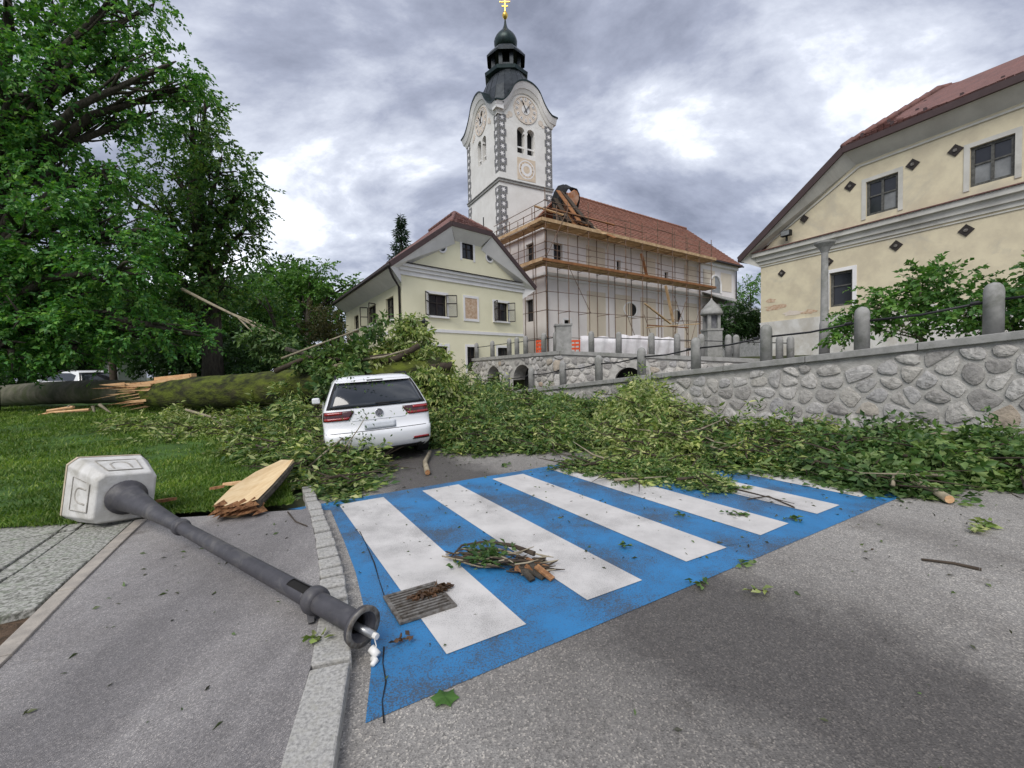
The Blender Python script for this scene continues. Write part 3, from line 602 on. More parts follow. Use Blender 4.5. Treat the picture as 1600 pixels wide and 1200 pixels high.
# gable outline from the picture: eaves, kink, clipped top
EV = .75; RS = (HZ1+.15)
kz = HZ1+2.72; ka = 3.05; rz = HZ1+4.15; mid = HW/2
S_ = MB(); S_.add([hf(0, 0, HZ1), hf(att[0], 0, HZ1), hf(att[1], 0, HZ1), hf(HW, 0, HZ1), hf(HW-ka, 0, kz-.2), hf(att[1], 0, kz-.2), hf(att[0], 0, kz-.2), hf(ka, 0, kz-.2),
   hf(att[0], 0, att[2]), hf(att[1], 0, att[2]), hf(att[1], 0, att[3]), hf(att[0], 0, att[3])], [(0, 1, 8, 11, 6, 7), (1, 2, 9, 8), (2, 3, 4, 5, 10, 9), (11, 10, 5, 6)])
ob('gable_wall', S_, M['yellow'], hs)
for q in wins[:2]: window(hs, PF, *q, .2, M['frame'], M['glass'], 1, (.62,), sill=M['trim'], trim=M['trim'])
for q in wins[2:]: window(hs, PF, *q, .2, M['frame'], M['glass'], 1, (.62,), trim=M['trim'])
S_ = MB(); window(hs, PF, *att, .16, M['frame'], M['glass'], 1, (.6,), fw_=.05, trim=M['trim'])
for q in swin: window(hs, PS, *q, .2, M['frame'], M['glass'], 1, (.62,), sill=M['trim'])
def casement(a, z0, z1, dx, dy):      # open window leaf standing out of the facade
    S_ = MB(); p0 = hf(a, -.03, 0); p1 = hf(a+dx, -.03-dy, 0)
    for z_ in (z0, z1, z0+(z1-z0)*.62): S_.beam(p0+np.array((0, 0, z_)), p1+np.array((0, 0, z_)), .035, .05)
    for p_ in (p0, p1): S_.beam(p_+np.array((0, 0, z0)), p_+np.array((0, 0, z1)), .05, .035)
    c = ob('casement', S_, M['frame'], hs)
    S_ = MB(); S_.slab([p0+np.array((0, 0, z0)), p1+np.array((0, 0, z0)), p1+np.array((0, 0, z1)), p0+np.array((0, 0, z1))], (.004, .004, 0)); ob('pane', S_, M['clear'], c)
a0, a1, z0, z1 = wins[0]; casement(a0, z0, z1, -.36, .36); casement(a1, z0, z1, .52, .3)
a0, a1, z0, z1 = wins[1]; casement(a1, z0, z1, .30, .38); casement(a0, z0, z1, -.1, .5)
b0, b1, z0, z1 = swin[1]; S_ = MB()
for b_ in (b0, b1):
    p0 = hf(-.02, b_, 0); p1 = hf(-.45, b_+(.15 if b_ == b1 else -.15), 0); S_ = MB()
    for z_ in (z0, z1, (z0+z1)/2): S_.beam(p0+np.array((0, 0, z_)), p1+np.array((0, 0, z_)), .035, .05)
    for p_ in (p0, p1): S_.beam(p_+np.array((0, 0, z0)), p_+np.array((0, 0, z1)), .05, .035)
    ob('casement', S_, M['frame'], hs)
# round attic openings
for px, py in ((694, 386.5), (767, 402.5)):
    a_, z_ = zf(px, py); ring = MB(); disc = MB(); n = 20
    V = []; 
    for r_, d_ in ((.30, -.001), (.30, -.05), (.21, -.05), (.21, .02)): V += [hf(a_+r_*math.cos(2*math.pi*k/n), d_, z_+r_*math.sin(2*math.pi*k/n)) for k in range(n)]
    ring.add(V, [(i*n+k, i*n+(k+1) % n, (i+1)*n+(k+1) % n, (i+1)*n+k) for i in range(3) for k in range(n)]); ro = ob('round_opening', ring, M['trim'], hs)
    disc.add([hf(a_+.215*math.cos(2*math.pi*k/n), -.012, z_+.215*math.sin(2*math.pi*k/n)) for k in range(n)], [tuple(range(n))]); ob('pane', disc, M['glass'], ro)
# fresco, string courses, cornice band
a0, z1 = zf(727, 465); a1, z0 = zf(746, 499); S_ = MB(); S_.box(a0, a1, -.02, .01, z0, z1, hf); fo = ob('fresco', S_, M['fresco'], hs)
S_ = MB()
for q in ((a0-.12, a1+.12, z1+.002, z1+.14), (a0-.12, a1+.12, z0-.14, z0-.002), (a0-.12, a0-.002, z0-.002, z1+.002), (a1+.002, a1+.12, z0-.002, z1+.002)): S_.box(q[0], q[1], -.04, .01, q[2], q[3], hf)
ob('fresco_frame', S_, M['trim'], fo)
S_ = MB(); zs = zf(740, 522)[1]; S_.box(-.04, HW+.02, -.045, -.001, zs, zs+.16, hf); S_.box(-.045, -.001, 0, HL, zs, zs+.16, hf); ob('string_course', S_, M['trim'], hs)
S_ = MB()
for zz0, zz1, o_ in ((HZ1-.12, HZ1+.1, .06), (HZ1+.1, HZ1+.28, .14), (HZ1+.28, HZ1+.42, .24)): S_.box(-o_, HW+o_, -o_, -.001, zz0, zz1, hf)
ob('cornice', S_, M['trim'], hs)
S_ = MB(); S_.slab([hf(-.3, -.32, HZ1+.425), hf(HW+.3, -.32, HZ1+.425), hf(HW+.3, .0, HZ1+.50), hf(-.3, .0, HZ1+.50)], (0, 0, .03)); ob('cornice_tiles', S_, M['gutter'], hs)
# roof planes: main slopes with clipped gable
ov = .55; e0 = -EV; eh = RS-.05
Lr = [hf(e0, -ov, eh), hf(e0, HL+.5, eh), hf(mid, HL+.5, rz), hf(mid, 1.6, rz), hf(ka-.25, -ov, kz)]
Rr = [hf(HW-e0, -ov, eh), hf(HW-ka+.25, -ov, kz), hf(mid, 1.6, rz), hf(mid, HL+.5, rz), hf(HW-e0, HL+.5, eh)]
Hr = [hf(ka-.25, -ov, kz), hf(mid, 1.6, rz), hf(HW-ka+.25, -ov, kz)]
for nm, P4 in (('roof', Lr), ('roof', Rr), ('hip', Hr)):
    S_ = MB(); S_.slab(P4, (0, 0, .16)); r_ = ob(nm, S_, M['tile'], hs)
S_ = MB()
for p_, q_ in ((Lr[0], Lr[4]), (Rr[0], Rr[1]), (Hr[0], Hr[2]), (Lr[0], Lr[1])): S_.beam(p_+np.array((0, 0, .06)), q_+np.array((0, 0, .06)), .10, .24)
ob('verge', S_, M['brownroof'], hs)
# plastered coves under eaves and verges
S_ = MB()
def strip(p, q, r_, s_): S_.add([p, q, r_, s_], [(0, 1, 2, 3)])
dz = np.array((0, 0, -.05))
strip(Lr[0]+dz, Lr[4]+dz, hf(ka+.25, -.0, kz-.75), hf(0, 0, HZ1+.2)); strip(Rr[0]+dz, Rr[1]+dz, hf(HW-ka-.25, 0, kz-.75), hf(HW, 0, HZ1+.2)); strip(Hr[0]+dz, Hr[2]+dz, hf(HW-ka-.25, 0, kz-.6), hf(ka+.25, 0, kz-.6))
strip(Lr[0]+dz, Lr[1]+dz, hf(0, HL, HZ1-.5), hf(0, 0, HZ1-.5)); strip(Rr[0]+dz, Rr[4]+dz, hf(HW, HL, HZ1-.5), hf(HW, 0, HZ1-.5))
S_.add([Lr[0]+dz, hf(0, 0, HZ1+.2), hf(0, 0, HZ1-.5)], [(0, 1, 2)]); S_.add([Rr[0]+dz, hf(HW, 0, HZ1+.2), hf(HW, 0, HZ1-.5)], [(0, 1, 2)])
ob('eaves_soffit', S_, M['trim'], hs, fix=False)
S_ = MB(); S_.tube([hf(-EV-.05, -.4, eh-.02), hf(-.5, -.2, HZ1-.35), hf(-.09, .12, HZ1-.7), hf(-.09, .12, HZ0)], .055, 8); ob('downpipe', S_, M['gutter'], hs, smooth=True)
S_ = MB(); S_.tube([hf(-EV-.06, -ov, eh), hf(-EV-.06, HL+.5, eh)], .07, 8); ob('gutter', S_, M['gutter'], hs, smooth=True)
# ridge tiles
for k in range(9):
    S_ = MB(); p_ = hf(mid, 1.6+k*.42, rz+.17); q_ = hf(mid, 1.6+k*.42+.4, rz+.19); S_.tube([p_, q_], .12, 8); ob('ridge_tile', S_, M['tile'], hs, smooth=True)
for a_, b_ in ((Hr[0], Hr[1]), (Hr[2], Hr[1])):
    for k in range(5):
        S_ = MB(); S_.tube([a_+(b_-a_)*k/5+np.array((0, 0, .16)), a_+(b_-a_)*(k+.95)/5+np.array((0, 0, .19))], .1, 8); ob('ridge_tile', S_, M['tile'], hs, smooth=True)
# hip tile rows as overlapping courses
def courses(parent, q0, q1, q2, q3, n, cols, m, th=.05, seed=0):
    """tile courses between the lower edge q0-q1 and the upper edge q3-q2, joined into one part"""
    q0, q1, q2, q3 = [np.array(q, float) for q in (q0, q1, q2, q3)]; nrm = np.cross(q1-q0, q3-q0); nrm /= np.linalg.norm(nrm)
    if nrm[2] < 0: nrm = -nrm
    S_ = MB(); wl = np.linalg.norm(q1-q0)/cols
    for i in range(n):
        a = q0+(q3-q0)*i/n; b = q1+(q2-q1)*i/n; a2 = q0+(q3-q0)*min(1, (i+1.15)/n); b2 = q1+(q2-q1)*min(1, (i+1.15)/n); w_ = np.linalg.norm(b-a)
        nc = max(1, int(round(w_/wl))); 
        for k in range(nc):
            u0, u1 = (k+.04)/nc, (k+.96)/nc; h = th*random.uniform(.8, 1.25); l0, l1 = a+(b-a)*u0, a+(b-a)*u1; t0, t1 = a2+(b2-a2)*u0, a2+(b2-a2)*u1
            S_.add([l0+nrm*h, l1+nrm*h, t1+nrm*.012, t0+nrm*.012, l0, l1], [(0, 1, 2, 3), (4, 5, 1, 0)])
    o = ob('roof_tiles', S_, m, parent, kind='stuff', fix=False); return o
up_ = np.array((0, 0, .17)); courses(hs, Hr[0]+up_, Hr[2]+up_, Hr[1]+up_+.01, Hr[1]+up_, 10, 16, M['tile'])
# ------------------------------------------------------------------ old ochre house on the right
Q0 = np.array((11.62, 20.)); qf = frame(Q0, 153, 63); OZ = zpix(qf(inv(qf, 1410), -.2, 0), 340)
oh = empty('ochre_house', (*Q0, TZ), 'weathered ochre house with diamond wall anchors and peeling plaster on the right', 'house')
PO = lambda a, d, z: qf(a, d, z)
def zo(px, py): a = inv(qf, px); return a, zpix(qf(a, 0, 0), py)
def rect_o(x0, x1, y0, y1):
    a0, a1 = inv(qf, x0), inv(qf, x1); am = (a0+a1)/2; return (a0, a1, zpix(qf(am, 0, 0), y1), zpix(qf(am, 0, 0), y0))
w1 = rect_o(1352, 1402, 277, 332); w2 = rect_o(1512, 1582, 220, 284); w3 = rect_o(1296, 1332, 424, 478)
OL = 15.
S_ = MB(); wall_grid(S_, PO, 0, OL, TZ-.3, OZ+.02, [w3], .25); S_.add([qf(0, 0, TZ-.3), qf(0, 11, TZ-.3), qf(0, 11, OZ), qf(0, 0, OZ)], [(0, 1, 2, 3)]); ob('wall', S_, M['oldyellow'], oh, fix=False)
ga = 3.2; gz = 9.3
S_ = MB(); wall_grid(S_, PO, ga, OL, OZ, gz, [w1, w2], .22); S_.add([qf(0, 0, OZ), qf(ga, 0, OZ), qf(ga, 0, gz)], [(0, 1, 2)]); ob('gable_wall', S_, M['oldyellow'], oh, fix=False)
pn = [M['palepane'], M['glass']]
window(oh, PO, *w1, .14, M['oldframe'], M['glass'], 1, (.55,), fw_=.09, panes=[M['glass'], M['glass'], M['palepane'], M['glass']], trim=M['oldtrim'])
window(oh, PO, *w2, .14, M['oldframe'], M['glass'], 1, (.55,), fw_=.09, panes=[M['palepane'], M['glass']], trim=M['oldtrim'])
window(oh, PO, *w3, .18, M['oldframe'], M['glass'], 0, (.6,), fw_=.09, trim=M['trim'])
S_ = MB()
for z0_, z1_, o_ in ((OZ-.5, OZ-.34, .05), (OZ-.34, OZ-.12, .13), (OZ-.12, OZ+.06, .26)): S_.box(-.02-o_, OL, -o_, -.001, z0_, z1_, qf)
S_.box(-.02, OL, -.035, -.001, OZ-.60, OZ-.56, qf)
ob('cornice', S_, M['oldtrim'], oh)
n_ = 40
for i in range(n_):
    a0 = -.3+(OL+.3)*i/n_; S_ = MB(); S_.slab([qf(a0, -.32, OZ+.065), qf(a0+(OL+.3)/n_-.02, -.32, OZ+.065), qf(a0+(OL+.3)/n_-.02, -.01, OZ+.14), qf(a0, -.01, OZ+.14)], (0, 0, .035)); ob('cornice_tile', S_, M['tile'], oh)
# verge band under the roof edge
ovh = .5; a_e = -.75; z_e = zpix(qf(-.75, -.5, 0), 408); kA = np.array((inv(qf, 1316, -.5), 0)); kA[1] = zpix(qf(kA[0], -.5, 0), 232)-.1; print('kA', kA, z_e)
B1 = qf(a_e, -ovh, z_e); B2 = qf(kA[0], -ovh, kA[1]); B3 = qf(OL+6, -ovh, kA[1]); ra_ = inv(qf, 1463, 3.); rzz = zpix(qf(ra_, 3., 0), 136)-.25; R1 = qf(ra_, 3.0, rzz); R2 = qf(ra_+6.5, 9.6, rzz); E1 = qf(a_e, 14, z_e); E2 = qf(ra_, 14, rzz)
S_ = MB(); S_.slab([B1, B2, R1, E2, E1], (0, 0, .15)); ob('roof', S_, M['tile'], oh)
S_ = MB(); S_.slab([B2, B3, R1], (0, 0, .15)); ob('hip', S_, M['tile'], oh); S_ = MB(); S_.slab([R1, B3, R2], (0, 0, .15)); ob('hip', S_, M['tile'], oh)
u_ = np.array((0, 0, .155)); courses(oh, B2+u_, B3+u_, R2+u_, R1+u_, 17, 96, M['tile'], .055)
S_ = MB(); S_.beam(B1+np.array((0, 0, .06)), B2+np.array((0, 0, .06)), .07, .26); S_.beam(B2+np.array((0, 0, .04)), B3+np.array((0, 0, .04)), .1, .22); S_.beam(B1+np.array((0, 0, .02)), E1+np.array((0, 0, .02)), .12, .14); ob('verge', S_, M['brownroof'], oh)
S_ = MB(); S_.add([B1, B2, qf(kA[0]+.2, 0, kA[1]-.5), qf(-.05, 0, OZ+.15)], [(0, 1, 2, 3)]); S_.add([B2, B3, qf(OL+6, 0, kA[1]-.45), qf(kA[0]+.2, 0, kA[1]-.5)], [(0, 1, 2, 3)]); S_.add([B1, E1, qf(0, 11, OZ-.6), qf(0, 0, OZ-.6)], [(0, 1, 2, 3)]); S_.add([B1, qf(-.05, 0, OZ+.15), qf(0, 0, OZ-.6)], [(0, 1, 2)]); ob('eaves_soffit', S_, M['oldtrim'], oh, fix=False)
S_ = MB(); S_.beam(qf(.3, -.02, OZ+.35), qf(kA[0]+.33, -.02, kA[1]-.62), .05, .06); S_.beam(qf(kA[0]+.33, -.02, kA[1]-.62), qf(OL+4, -.02, kA[1]-.56), .05, .06); ob('moulding', S_, M['oldtrim'], oh)
for k in range(26):
    S_ = MB(); p_ = R1+(R2-R1)*k/26+np.array((0, 0, .17)); q_ = R1+(R2-R1)*(k+.97)/26+np.array((0, 0, .21)); S_.tube([p_, q_], .13, 8); ob('ridge_tile', S_, M['tile'], oh, smooth=True)
for k in range(9):
    S_ = MB(); p_ = B2+(R1-B2)*k/9+np.array((0, 0, .16)); q_ = B2+(R1-B2)*(k+.97)/9+np.array((0, 0, .2)); S_.tube([p_, q_], .12, 8); ob('hip_tile', S_, M['tile'], oh, smooth=True)
for row, cnt, f_ in ((0, 16, .12), (1, 14, .3), (2, 7, .62)):       # snow guards
    for k in range(cnt):
        p_ = B2+(B3-B2)*(.015+k*.055+row*.02); q_ = R1+(R2-R1)*(.015+k*.055+row*.02); c = p_+(q_-p_)*f_+np.array((0, 0, .22)); S_ = MB(); S_.beam(c-qf.ex*.04, c+qf.ex*.04, .1, .14); ob('snow_guard', S_, M['brownroof'], oh)
for px, py in ((1327, 291), (1424, 257), (1490, 235), (1257, 342), (1222, 427), (1295, 409), (1399, 384), (1509, 360)):
    a_, z_ = zo(px, py); S_ = MB(); r_ = .2 if px > 1300 else .17; d_ = -.03 if px != 1257 else -.06
    V = [qf(a_+x*r_, d_, z_+y*r_) for x, y in ((0, 1), (1, 0), (0, -1), (-1, 0))]+[qf(a_+x*r_, .01, z_+y*r_) for x, y in ((0, 1), (1, 0), (0, -1), (-1, 0))]
    S_.add(V, [(0, 1, 2, 3), (7, 6, 5, 4), (0, 4, 5, 1), (1, 5, 6, 2), (2, 6, 7, 3), (3, 7, 4, 0)]); an = ob('wall_anchor', S_, M['frame'], oh)
    S_ = MB(); n = 8; S_.tube([qf(a_, -.03, z_), qf(a_, -.06, z_)], .055, 8); ob('bolt', S_, M['iron'], an)
a_, z_ = zo(1234, 366); fl_ = empty('floodlight', qf(a_, -.1, z_-.2), 'black floodlight standing on the red tiled ledge of the ochre house', 'floodlight')
S_ = MB(); S_.box(a_-.2, a_+.2, -.36, -.16, z_-.12, z_+.13, qf); ob('housing', S_, M['carblack'], fl_, bevel=.02); S_ = MB(); S_.box(a_-.17, a_+.17, -.37, -.362, z_-.09, z_+.1, qf); ob('lens', S_, M['palepane'], fl_); S_ = MB(); S_.box(a_-.03, a_+.03, -.27, -.2, z_-.32, z_-.12, qf); ob('bracket', S_, M['carblack'], fl_)
# peeled plaster patches and white plinth on the ochre house
for px, py, rx, rz_ in ((1212, 480, .55, .16), (1238, 489, .5, .14), (1265, 487, .35, .10), (1205, 470, .25, .1)):
    a_, z_ = zo(px, py); S_ = MB(); n = 14; V = []
    for k in range(n): t_ = 2*math.pi*k/n; j = random.uniform(.55, 1.15); V.append(qf(a_+rx*j*math.cos(t_), -.006-random.random()*.002, z_+rz_*j*math.sin(t_)))
    S_.add(V, [tuple(range(n))]); ob('bare_plaster', S_, M['dialpink'] if px == 1238 else M['fresco'], oh, fix=False)
S_ = MB(); zp = zo(1230, 500)[1]; S_.box(.01, OL, -.05, -.002, TZ-.3, zp, qf); ob('plinth', S_, mat('stained_white', (.66, .65, .62), (.50, .48, .44), 1.6, rough=.95, bmp=.3, bscale=20, grime=(.40, .36, .29)), oh)
# ------------------------------------------------------------------ church tower
def arcwall(mb, P, a0, a1, z0, z1, ops, depth):
    """wall with round-headed openings (c, halfwidth, zbottom, zspring)"""
    xs = {a0, a1}
    for c, r, zb_, zs_ in ops: xs |= {c+r*math.sin(t) for t in np.linspace(-math.pi/2, math.pi/2, 11)}
    xs = sorted(xs)
    for x0, x1 in zip(xs[:-1], xs[1:]):
        if x1-x0 < 1e-6: continue
        m_ = (x0+x1)/2; hit = [o for o in ops if abs(m_-o[0]) < o[1]]
        if not hit: mb.add([P(x0, 0, z0), P(x1, 0, z0), P(x1, 0, z1), P(x0, 0, z1)], [(0, 1, 2, 3)]); continue
        c, r, zb_, zs_ = hit[0]; h0 = zs_+math.sqrt(max(0, r*r-(x0-c)**2)); h1 = zs_+math.sqrt(max(0, r*r-(x1-c)**2))
        mb.add([P(x0, 0, z0), P(x1, 0, z0), P(x1, 0, zb_), P(x0, 0, zb_)], [(0, 1, 2, 3)]); mb.add([P(x0, 0, h0), P(x1, 0, h1), P(x1, 0, z1), P(x0, 0, z1)], [(0, 1, 2, 3)])
        mb.add([P(x0, 0, h0), P(x1, 0, h1), P(x1, depth, h1), P(x0, depth, h0)], [(0, 1, 2, 3)]); mb.add([P(x0, 0, zb_), P(x1, 0, zb_), P(x1, depth, zb_), P(x0, depth, zb_)], [(0, 1, 2, 3)])
    for c, r, zb_, zs_ in ops:
        for x in (c-r, c+r): mb.add([P(x, 0, zb_), P(x, depth, zb_), P(x, depth, zs_), P(x, 0, zs_)], [(0, 1, 2, 3)])
T0 = np.array((-.72, 38.)); tf = frame(T0, 60.8, -29.2); TA, TB = 5.6, 6.7; TZ0, TZS, TZC = 2, 18.1, 23.7
tw = empty('church_tower', (*T0, TZ0), 'white church tower with clock faces, patterned corners and dark onion dome', 'tower')
FA = lambda a, d, z: tf(a, d, z); FB = lambda b, d, z: tf(d, b, z)
faces = [(FA, TA), (FB, TB)]
for P, Wd in faces:
    S_ = MB(); c = Wd/2; ops = [(c-.52, .40, 20.85, 22.75), (c+.52, .40, 20.85, 22.75)]
    arcwall(S_, P, 0, Wd, TZ0, TZC, ops, .55); ob('wall', S_, M['tower'], tw, fix=False)
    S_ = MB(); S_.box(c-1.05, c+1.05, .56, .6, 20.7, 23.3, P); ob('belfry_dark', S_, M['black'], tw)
    S_ = MB()
    for o_ in ops: S_.box(o_[0]-.4, o_[0]+.4, .2, .28, 21.42, 21.54, P)
    S_.tube([P(c, .15, 20.85), P(c, .15, 22.7)], .1, 8); S_.box(c-.2, c+.2, .02, .3, 22.62, 22.8, P); ob('belfry_column', S_, M['trim'], tw)
    S_ = MB(); S_.box(-.06, Wd+.06, -.10, -.001, TZS-.12, TZS+.1, P); S_.box(-.1, Wd+.1, -.16, -.001, TZS+.1, TZS+.17, P); ob('string_course', S_, M['conc'], tw)
    # curved cornice that rises over the clock
    def cz(x):
        t_ = abs(x-c); r = 1.62
        if t_ < r*.93: return 24.55+math.sqrt(r*r-t_*t_)*.98
        u = (t_-r*.93)/(c-r*.93+.2); z_e = 24.55+math.sqrt(r*r-(r*.93)**2)*.98; return TZC+(z_e-TZC)*max(0, 1-u)**2.0
    xs = np.concatenate([np.linspace(-.0, c-1.51, 8), c+1.62*np.sin(np.linspace(-1.18, 1.18, 19)), np.linspace(c+1.51, Wd, 8)])
    S_ = MB()
    for x0, x1 in zip(xs[:-1], xs[1:]):
        if x1-x0 > 1e-4: S_.add([P(x0, -.003, TZC-.25), P(x1, -.003, TZC-.25), P(x1, -.003, cz(x1)+.3), P(x0, -.003, cz(x0)+.3)], [(0, 1, 2, 3)])
    ob('gable_wall', S_, M['tower'], tw, fix=False)
    def sweep(z0, z1, d0, d1, m, nm, ends):
        S_ = MB(); xx = np.concatenate([[-ends], xs[1:-1], [Wd+ends]]); V = []
        for x in xx: z_ = cz(min(max(x, 0), Wd)); V += [P(x, -d0, z_+z0), P(x, -d1, z_+z1), P(x, .4, z_+z1), P(x, .4, z_+z0)]
        n = len(xx); S_.add(V, [(4*i+k, 4*i+4+k, 4*i+4+(k+1) % 4, 4*i+(k+1) % 4) for i in range(n-1) for k in range(4)]+[(0, 1, 2, 3), tuple(4*(n-1)+k for k in (3, 2, 1, 0))]); return ob(nm, S_, m, tw)
    sweep(.0, .35, .08, .22, M['tower'], 'cornice', .1); sweep(.355, .85, .26, .46, M['trim'], 'cornice', .34); sweep(.855, .98, .5, .52, M['patina'], 'cornice_flashing', .42)
    # clock
    zc = 24.75; n = 28; S_ = MB(); V = []
    for r_, d_ in ((1.22, 0), (1.22, -.06), (1.12, -.06), (1.12, -.02)): V += [P(c+r_*math.cos(2*math.pi*k/n), d_-.004, zc+r_*math.sin(2*math.pi*k/n)) for k in range(n)]
    S_.add(V, [(i*n+k, i*n+(k+1) % n, (i+1)*n+(k+1) % n, (i+1)*n+k) for i in range(3) for k in range(n)]+[tuple(range(3*n, 4*n))]); ck = ob('clock_face', S_, M['dialpink'], tw, fix=False)
    for k in range(12):
        t_ = k*math.pi/6; S_ = MB(); S_.add([P(c+r_*math.cos(t_+s_), -.06, zc+r_*math.sin(t_+s_)) for r_, s_ in ((.78, -.10), (1.06, -.13), (1.06, .13), (.78, .10))], [(0, 1, 2, 3)]); ob('numeral_plate', S_, M['trim'], ck)
        S_ = MB(); S_.add([P(c+r_*math.cos(t_+s_), -.066, zc+r_*math.sin(t_+s_)) for r_, s_ in ((.82, -.035), (1.02, -.03), (1.02, .03), (.82, .035))], [(0, 1, 2, 3)]); ob('numeral', S_, M['slate'], ck)
    S_ = MB(); S_.lathe((0, 0, 0), [(.01, 0), (.01, .01)], 4); S_ = MB()
    for r_, n2 in ((.42, 18),):
        S_.add([P(c+r_*math.cos(2*math.pi*k/n2), -.05, zc+r_*math.sin(2*math.pi*k/n2)) for k in range(n2)], [tuple(range(n2))])
    ob('clock_centre', S_, M['trim'], ck, fix=False)
    for t_, l_, w_ in ((R(52), .66, .1), (R(118), .82, .08)):
        S_ = MB(); S_.beam(P(c-math.cos(t_)*.3, -.09, zc-math.sin(t_)*.3), P(c+math.cos(t_)*l_, -.09, zc+math.sin(t_)*l_), .02, w_, up=tuple(P(0, -1, 0)-P(0, 0, 0))); S_.beam(P(c+math.cos(t_)*l_*.55, -.092, zc+math.sin(t_)*l_*.55), P(c+math.cos(t_)*l_*.75, -.092, zc+math.sin(t_)*l_*.75), .024, w_*2, up=tuple(P(0, -1, 0)-P(0, 0, 0))); ob('clock_hand', S_, M['black'], ck)
    # moulded consoles beside the clock
    for s_ in (-1, 1):
        for q in ((1.6, 24.0, .26), (1.85, 23.75, .17)): S_ = MB(); S_.add([P(c+s_*q[0]+q[2]*math.cos(2*math.pi*k/10), -.03, q[1]+q[2]*math.sin(2*math.pi*k/10)) for k in range(10)], [tuple(range(10))]); ob('relief', S_, M['dialpink'], tw, fix=False)
    # patterned quoins: alternating blocks with a star on each
    for e_ in (0, 1):
        z = 4.0 if e_ == 0 else 11.5; k = 0
        while z < TZC-.3:
            wdt = .78 if k % 2 else .66; h = .62
            if not (TZS-.75 < z < TZS+.2):
                x0, x1 = (-.004, wdt) if e_ == 0 else (Wd-wdt, Wd+.004)
                if e_ == 0 and Wd == TB: x0 = .002
                S_ = MB(); S_.box(x0, x1, -.03, -.001, z+.015, z+h-.015, P); qo = ob('quoin', S_, M['slate'], tw)
                xm, zm = (x0+x1)/2, z+h/2; S_ = MB()
                S_.add([P(xm+(.27 if q % 2 == 0 else .10)*math.cos(q*math.pi/6), -.034, zm+(.25 if q % 2 == 0 else .10)*math.sin(q*math.pi/6)) for q in range(12)], [tuple(range(12))]); ob('star', S_, M['trim'], qo, fix=False)
                S_ = MB()
                for q in ((x0, x1, z+.015, z+.05), (x0, x0+.05, z+.05, z+h-.05), (x1-.05, x1, z+.05, z+h-.05), (x0, x1, z+h-.05, z+h-.015)): S_.box(q[0], q[1], -.037, -.0305, q[2], q[3], P)
                ob('border', S_, M['conc'], qo)
            z += h; k += 1
# sundial and slit
S_ = MB(); S_.box(TA/2-.95, TA/2+.95, -.02, -.001, 18.5, 20.45, tf); sdo = ob('sundial', S_, M['dial'], tw)
for r0_, r1_, m_ in ((.84, .74, 'trim'), (.58, .34, 'trim')):
    S_ = MB(); n = 26; V = [tf(TA/2+r_*math.cos(2*math.pi*k/n), -.026, 19.48+r_*math.sin(2*math.pi*k/n)) for r_ in (r0_, r1_) for k in range(n)]; S_.add(V, [(k, (k+1) % n, n+(k+1) % n, n+k) for k in range(n)]); ob('dial_ring', S_, M['dialpink'] if m_ == 'x' else M['trim'], sdo, fix=False)
for k in range(12):
    t_ = k*math.pi/6; S_ = MB(); S_.beam(tf(TA/2+.6*math.cos(t_), -.028, 19.48+.6*math.sin(t_)), tf(TA/2+.73*math.cos(t_), -.028, 19.48+.73*math.sin(t_)), .01, .07, up=tuple(-tf.ey)); ob('dial_mark', S_, M['fresco'], sdo)
S_ = MB(); S_.box(-.012, -.001, TB/2-.1, TB/2+.1, 14.6, 15.9, tf); ob('slit_window', S_, M['black'], tw)
S_ = MB(); S_.add([tf(TA, 0, TZ0), tf(TA, TB, TZ0), tf(TA, TB, TZC), tf(TA, 0, TZC)], [(0, 1, 2, 3)]); S_.add([tf(0, TB, TZ0), tf(TA, TB, TZ0), tf(TA, TB, TZC), tf(0, TB, TZC)], [(0, 1, 2, 3)]); ob('wall', S_, M['tower'], tw, fix=False)
# bell roof: square sections shrinking to the lantern
S_ = MB(); zl = zpix(tf(TA/2, TB/2, 0), 127); prof = [(.97, 24.4), (.965, 24.75), (.95, 25.2), (.92, 25.9), (.86, 25.9+(zl-25.9)*.35), (.76, 25.9+(zl-25.9)*.6), (.65, 25.9+(zl-25.9)*.8), (.56, 25.9+(zl-25.9)*.93), (.53, zl)]
V = []; ca, cb = TA/2, TB/2; ns = 24
for f_, z_ in prof:
    rnd_ = min(1, max(0, (z_-25)/4.5))
    for k in range(ns):
        t_ = 2*math.pi*(k+.5)/ns; cx, cy = math.cos(t_), math.sin(t_); q = 1/max(abs(cx), abs(cy)); q = q*(1-rnd_)+rnd_*1.08
        V.append(tf(ca+cx*q*ca*f_, cb+cy*q*cb*f_, z_))
S_.add(V, [(i*ns+k, i*ns+(k+1) % ns, (i+1)*ns+(k+1) % ns, (i+1)*ns+k) for i in range(len(prof)-1) for k in range(ns)]); ro = ob('roof', S_, M['copper'], tw)
S_ = MB()
for k in range(ns):
    S_.tube([np.array(V[i*ns+k]) for i in range(3, len(prof))], .035, 4)
ob('roof_seam', S_, M['copper'], ro)
for P, Wd in faces:           # barrel roofs behind the clock gables
    c = Wd/2; S_ = MB(); V = []; n = 15
    for d_ in (.35, 2.2):
        for k in range(n): t_ = math.pi*k/(n-1); V.append(P(c+2.1*math.cos(t_), d_, 24.6+2.35*math.sin(t_)))
    S_.add(V, [(k, k+1, n+k+1, n+k) for k in range(n-1)]); ob('dormer_roof', S_, M['copper'], tw, fix=False, smooth=True)
ctr = tf(ca, cb, 0)
def ring8(r, z, n=8): return [ctr+np.array((r*math.cos(2*math.pi*(k+.5)/n), r*math.sin(2*math.pi*(k+.5)/n), z)) for k in range(n)]
zq = lambda py: zpix(ctr, py)
LB, LT, LE, OB, OT = zq(127), zq(92), zq(97), zq(80), zq(34)
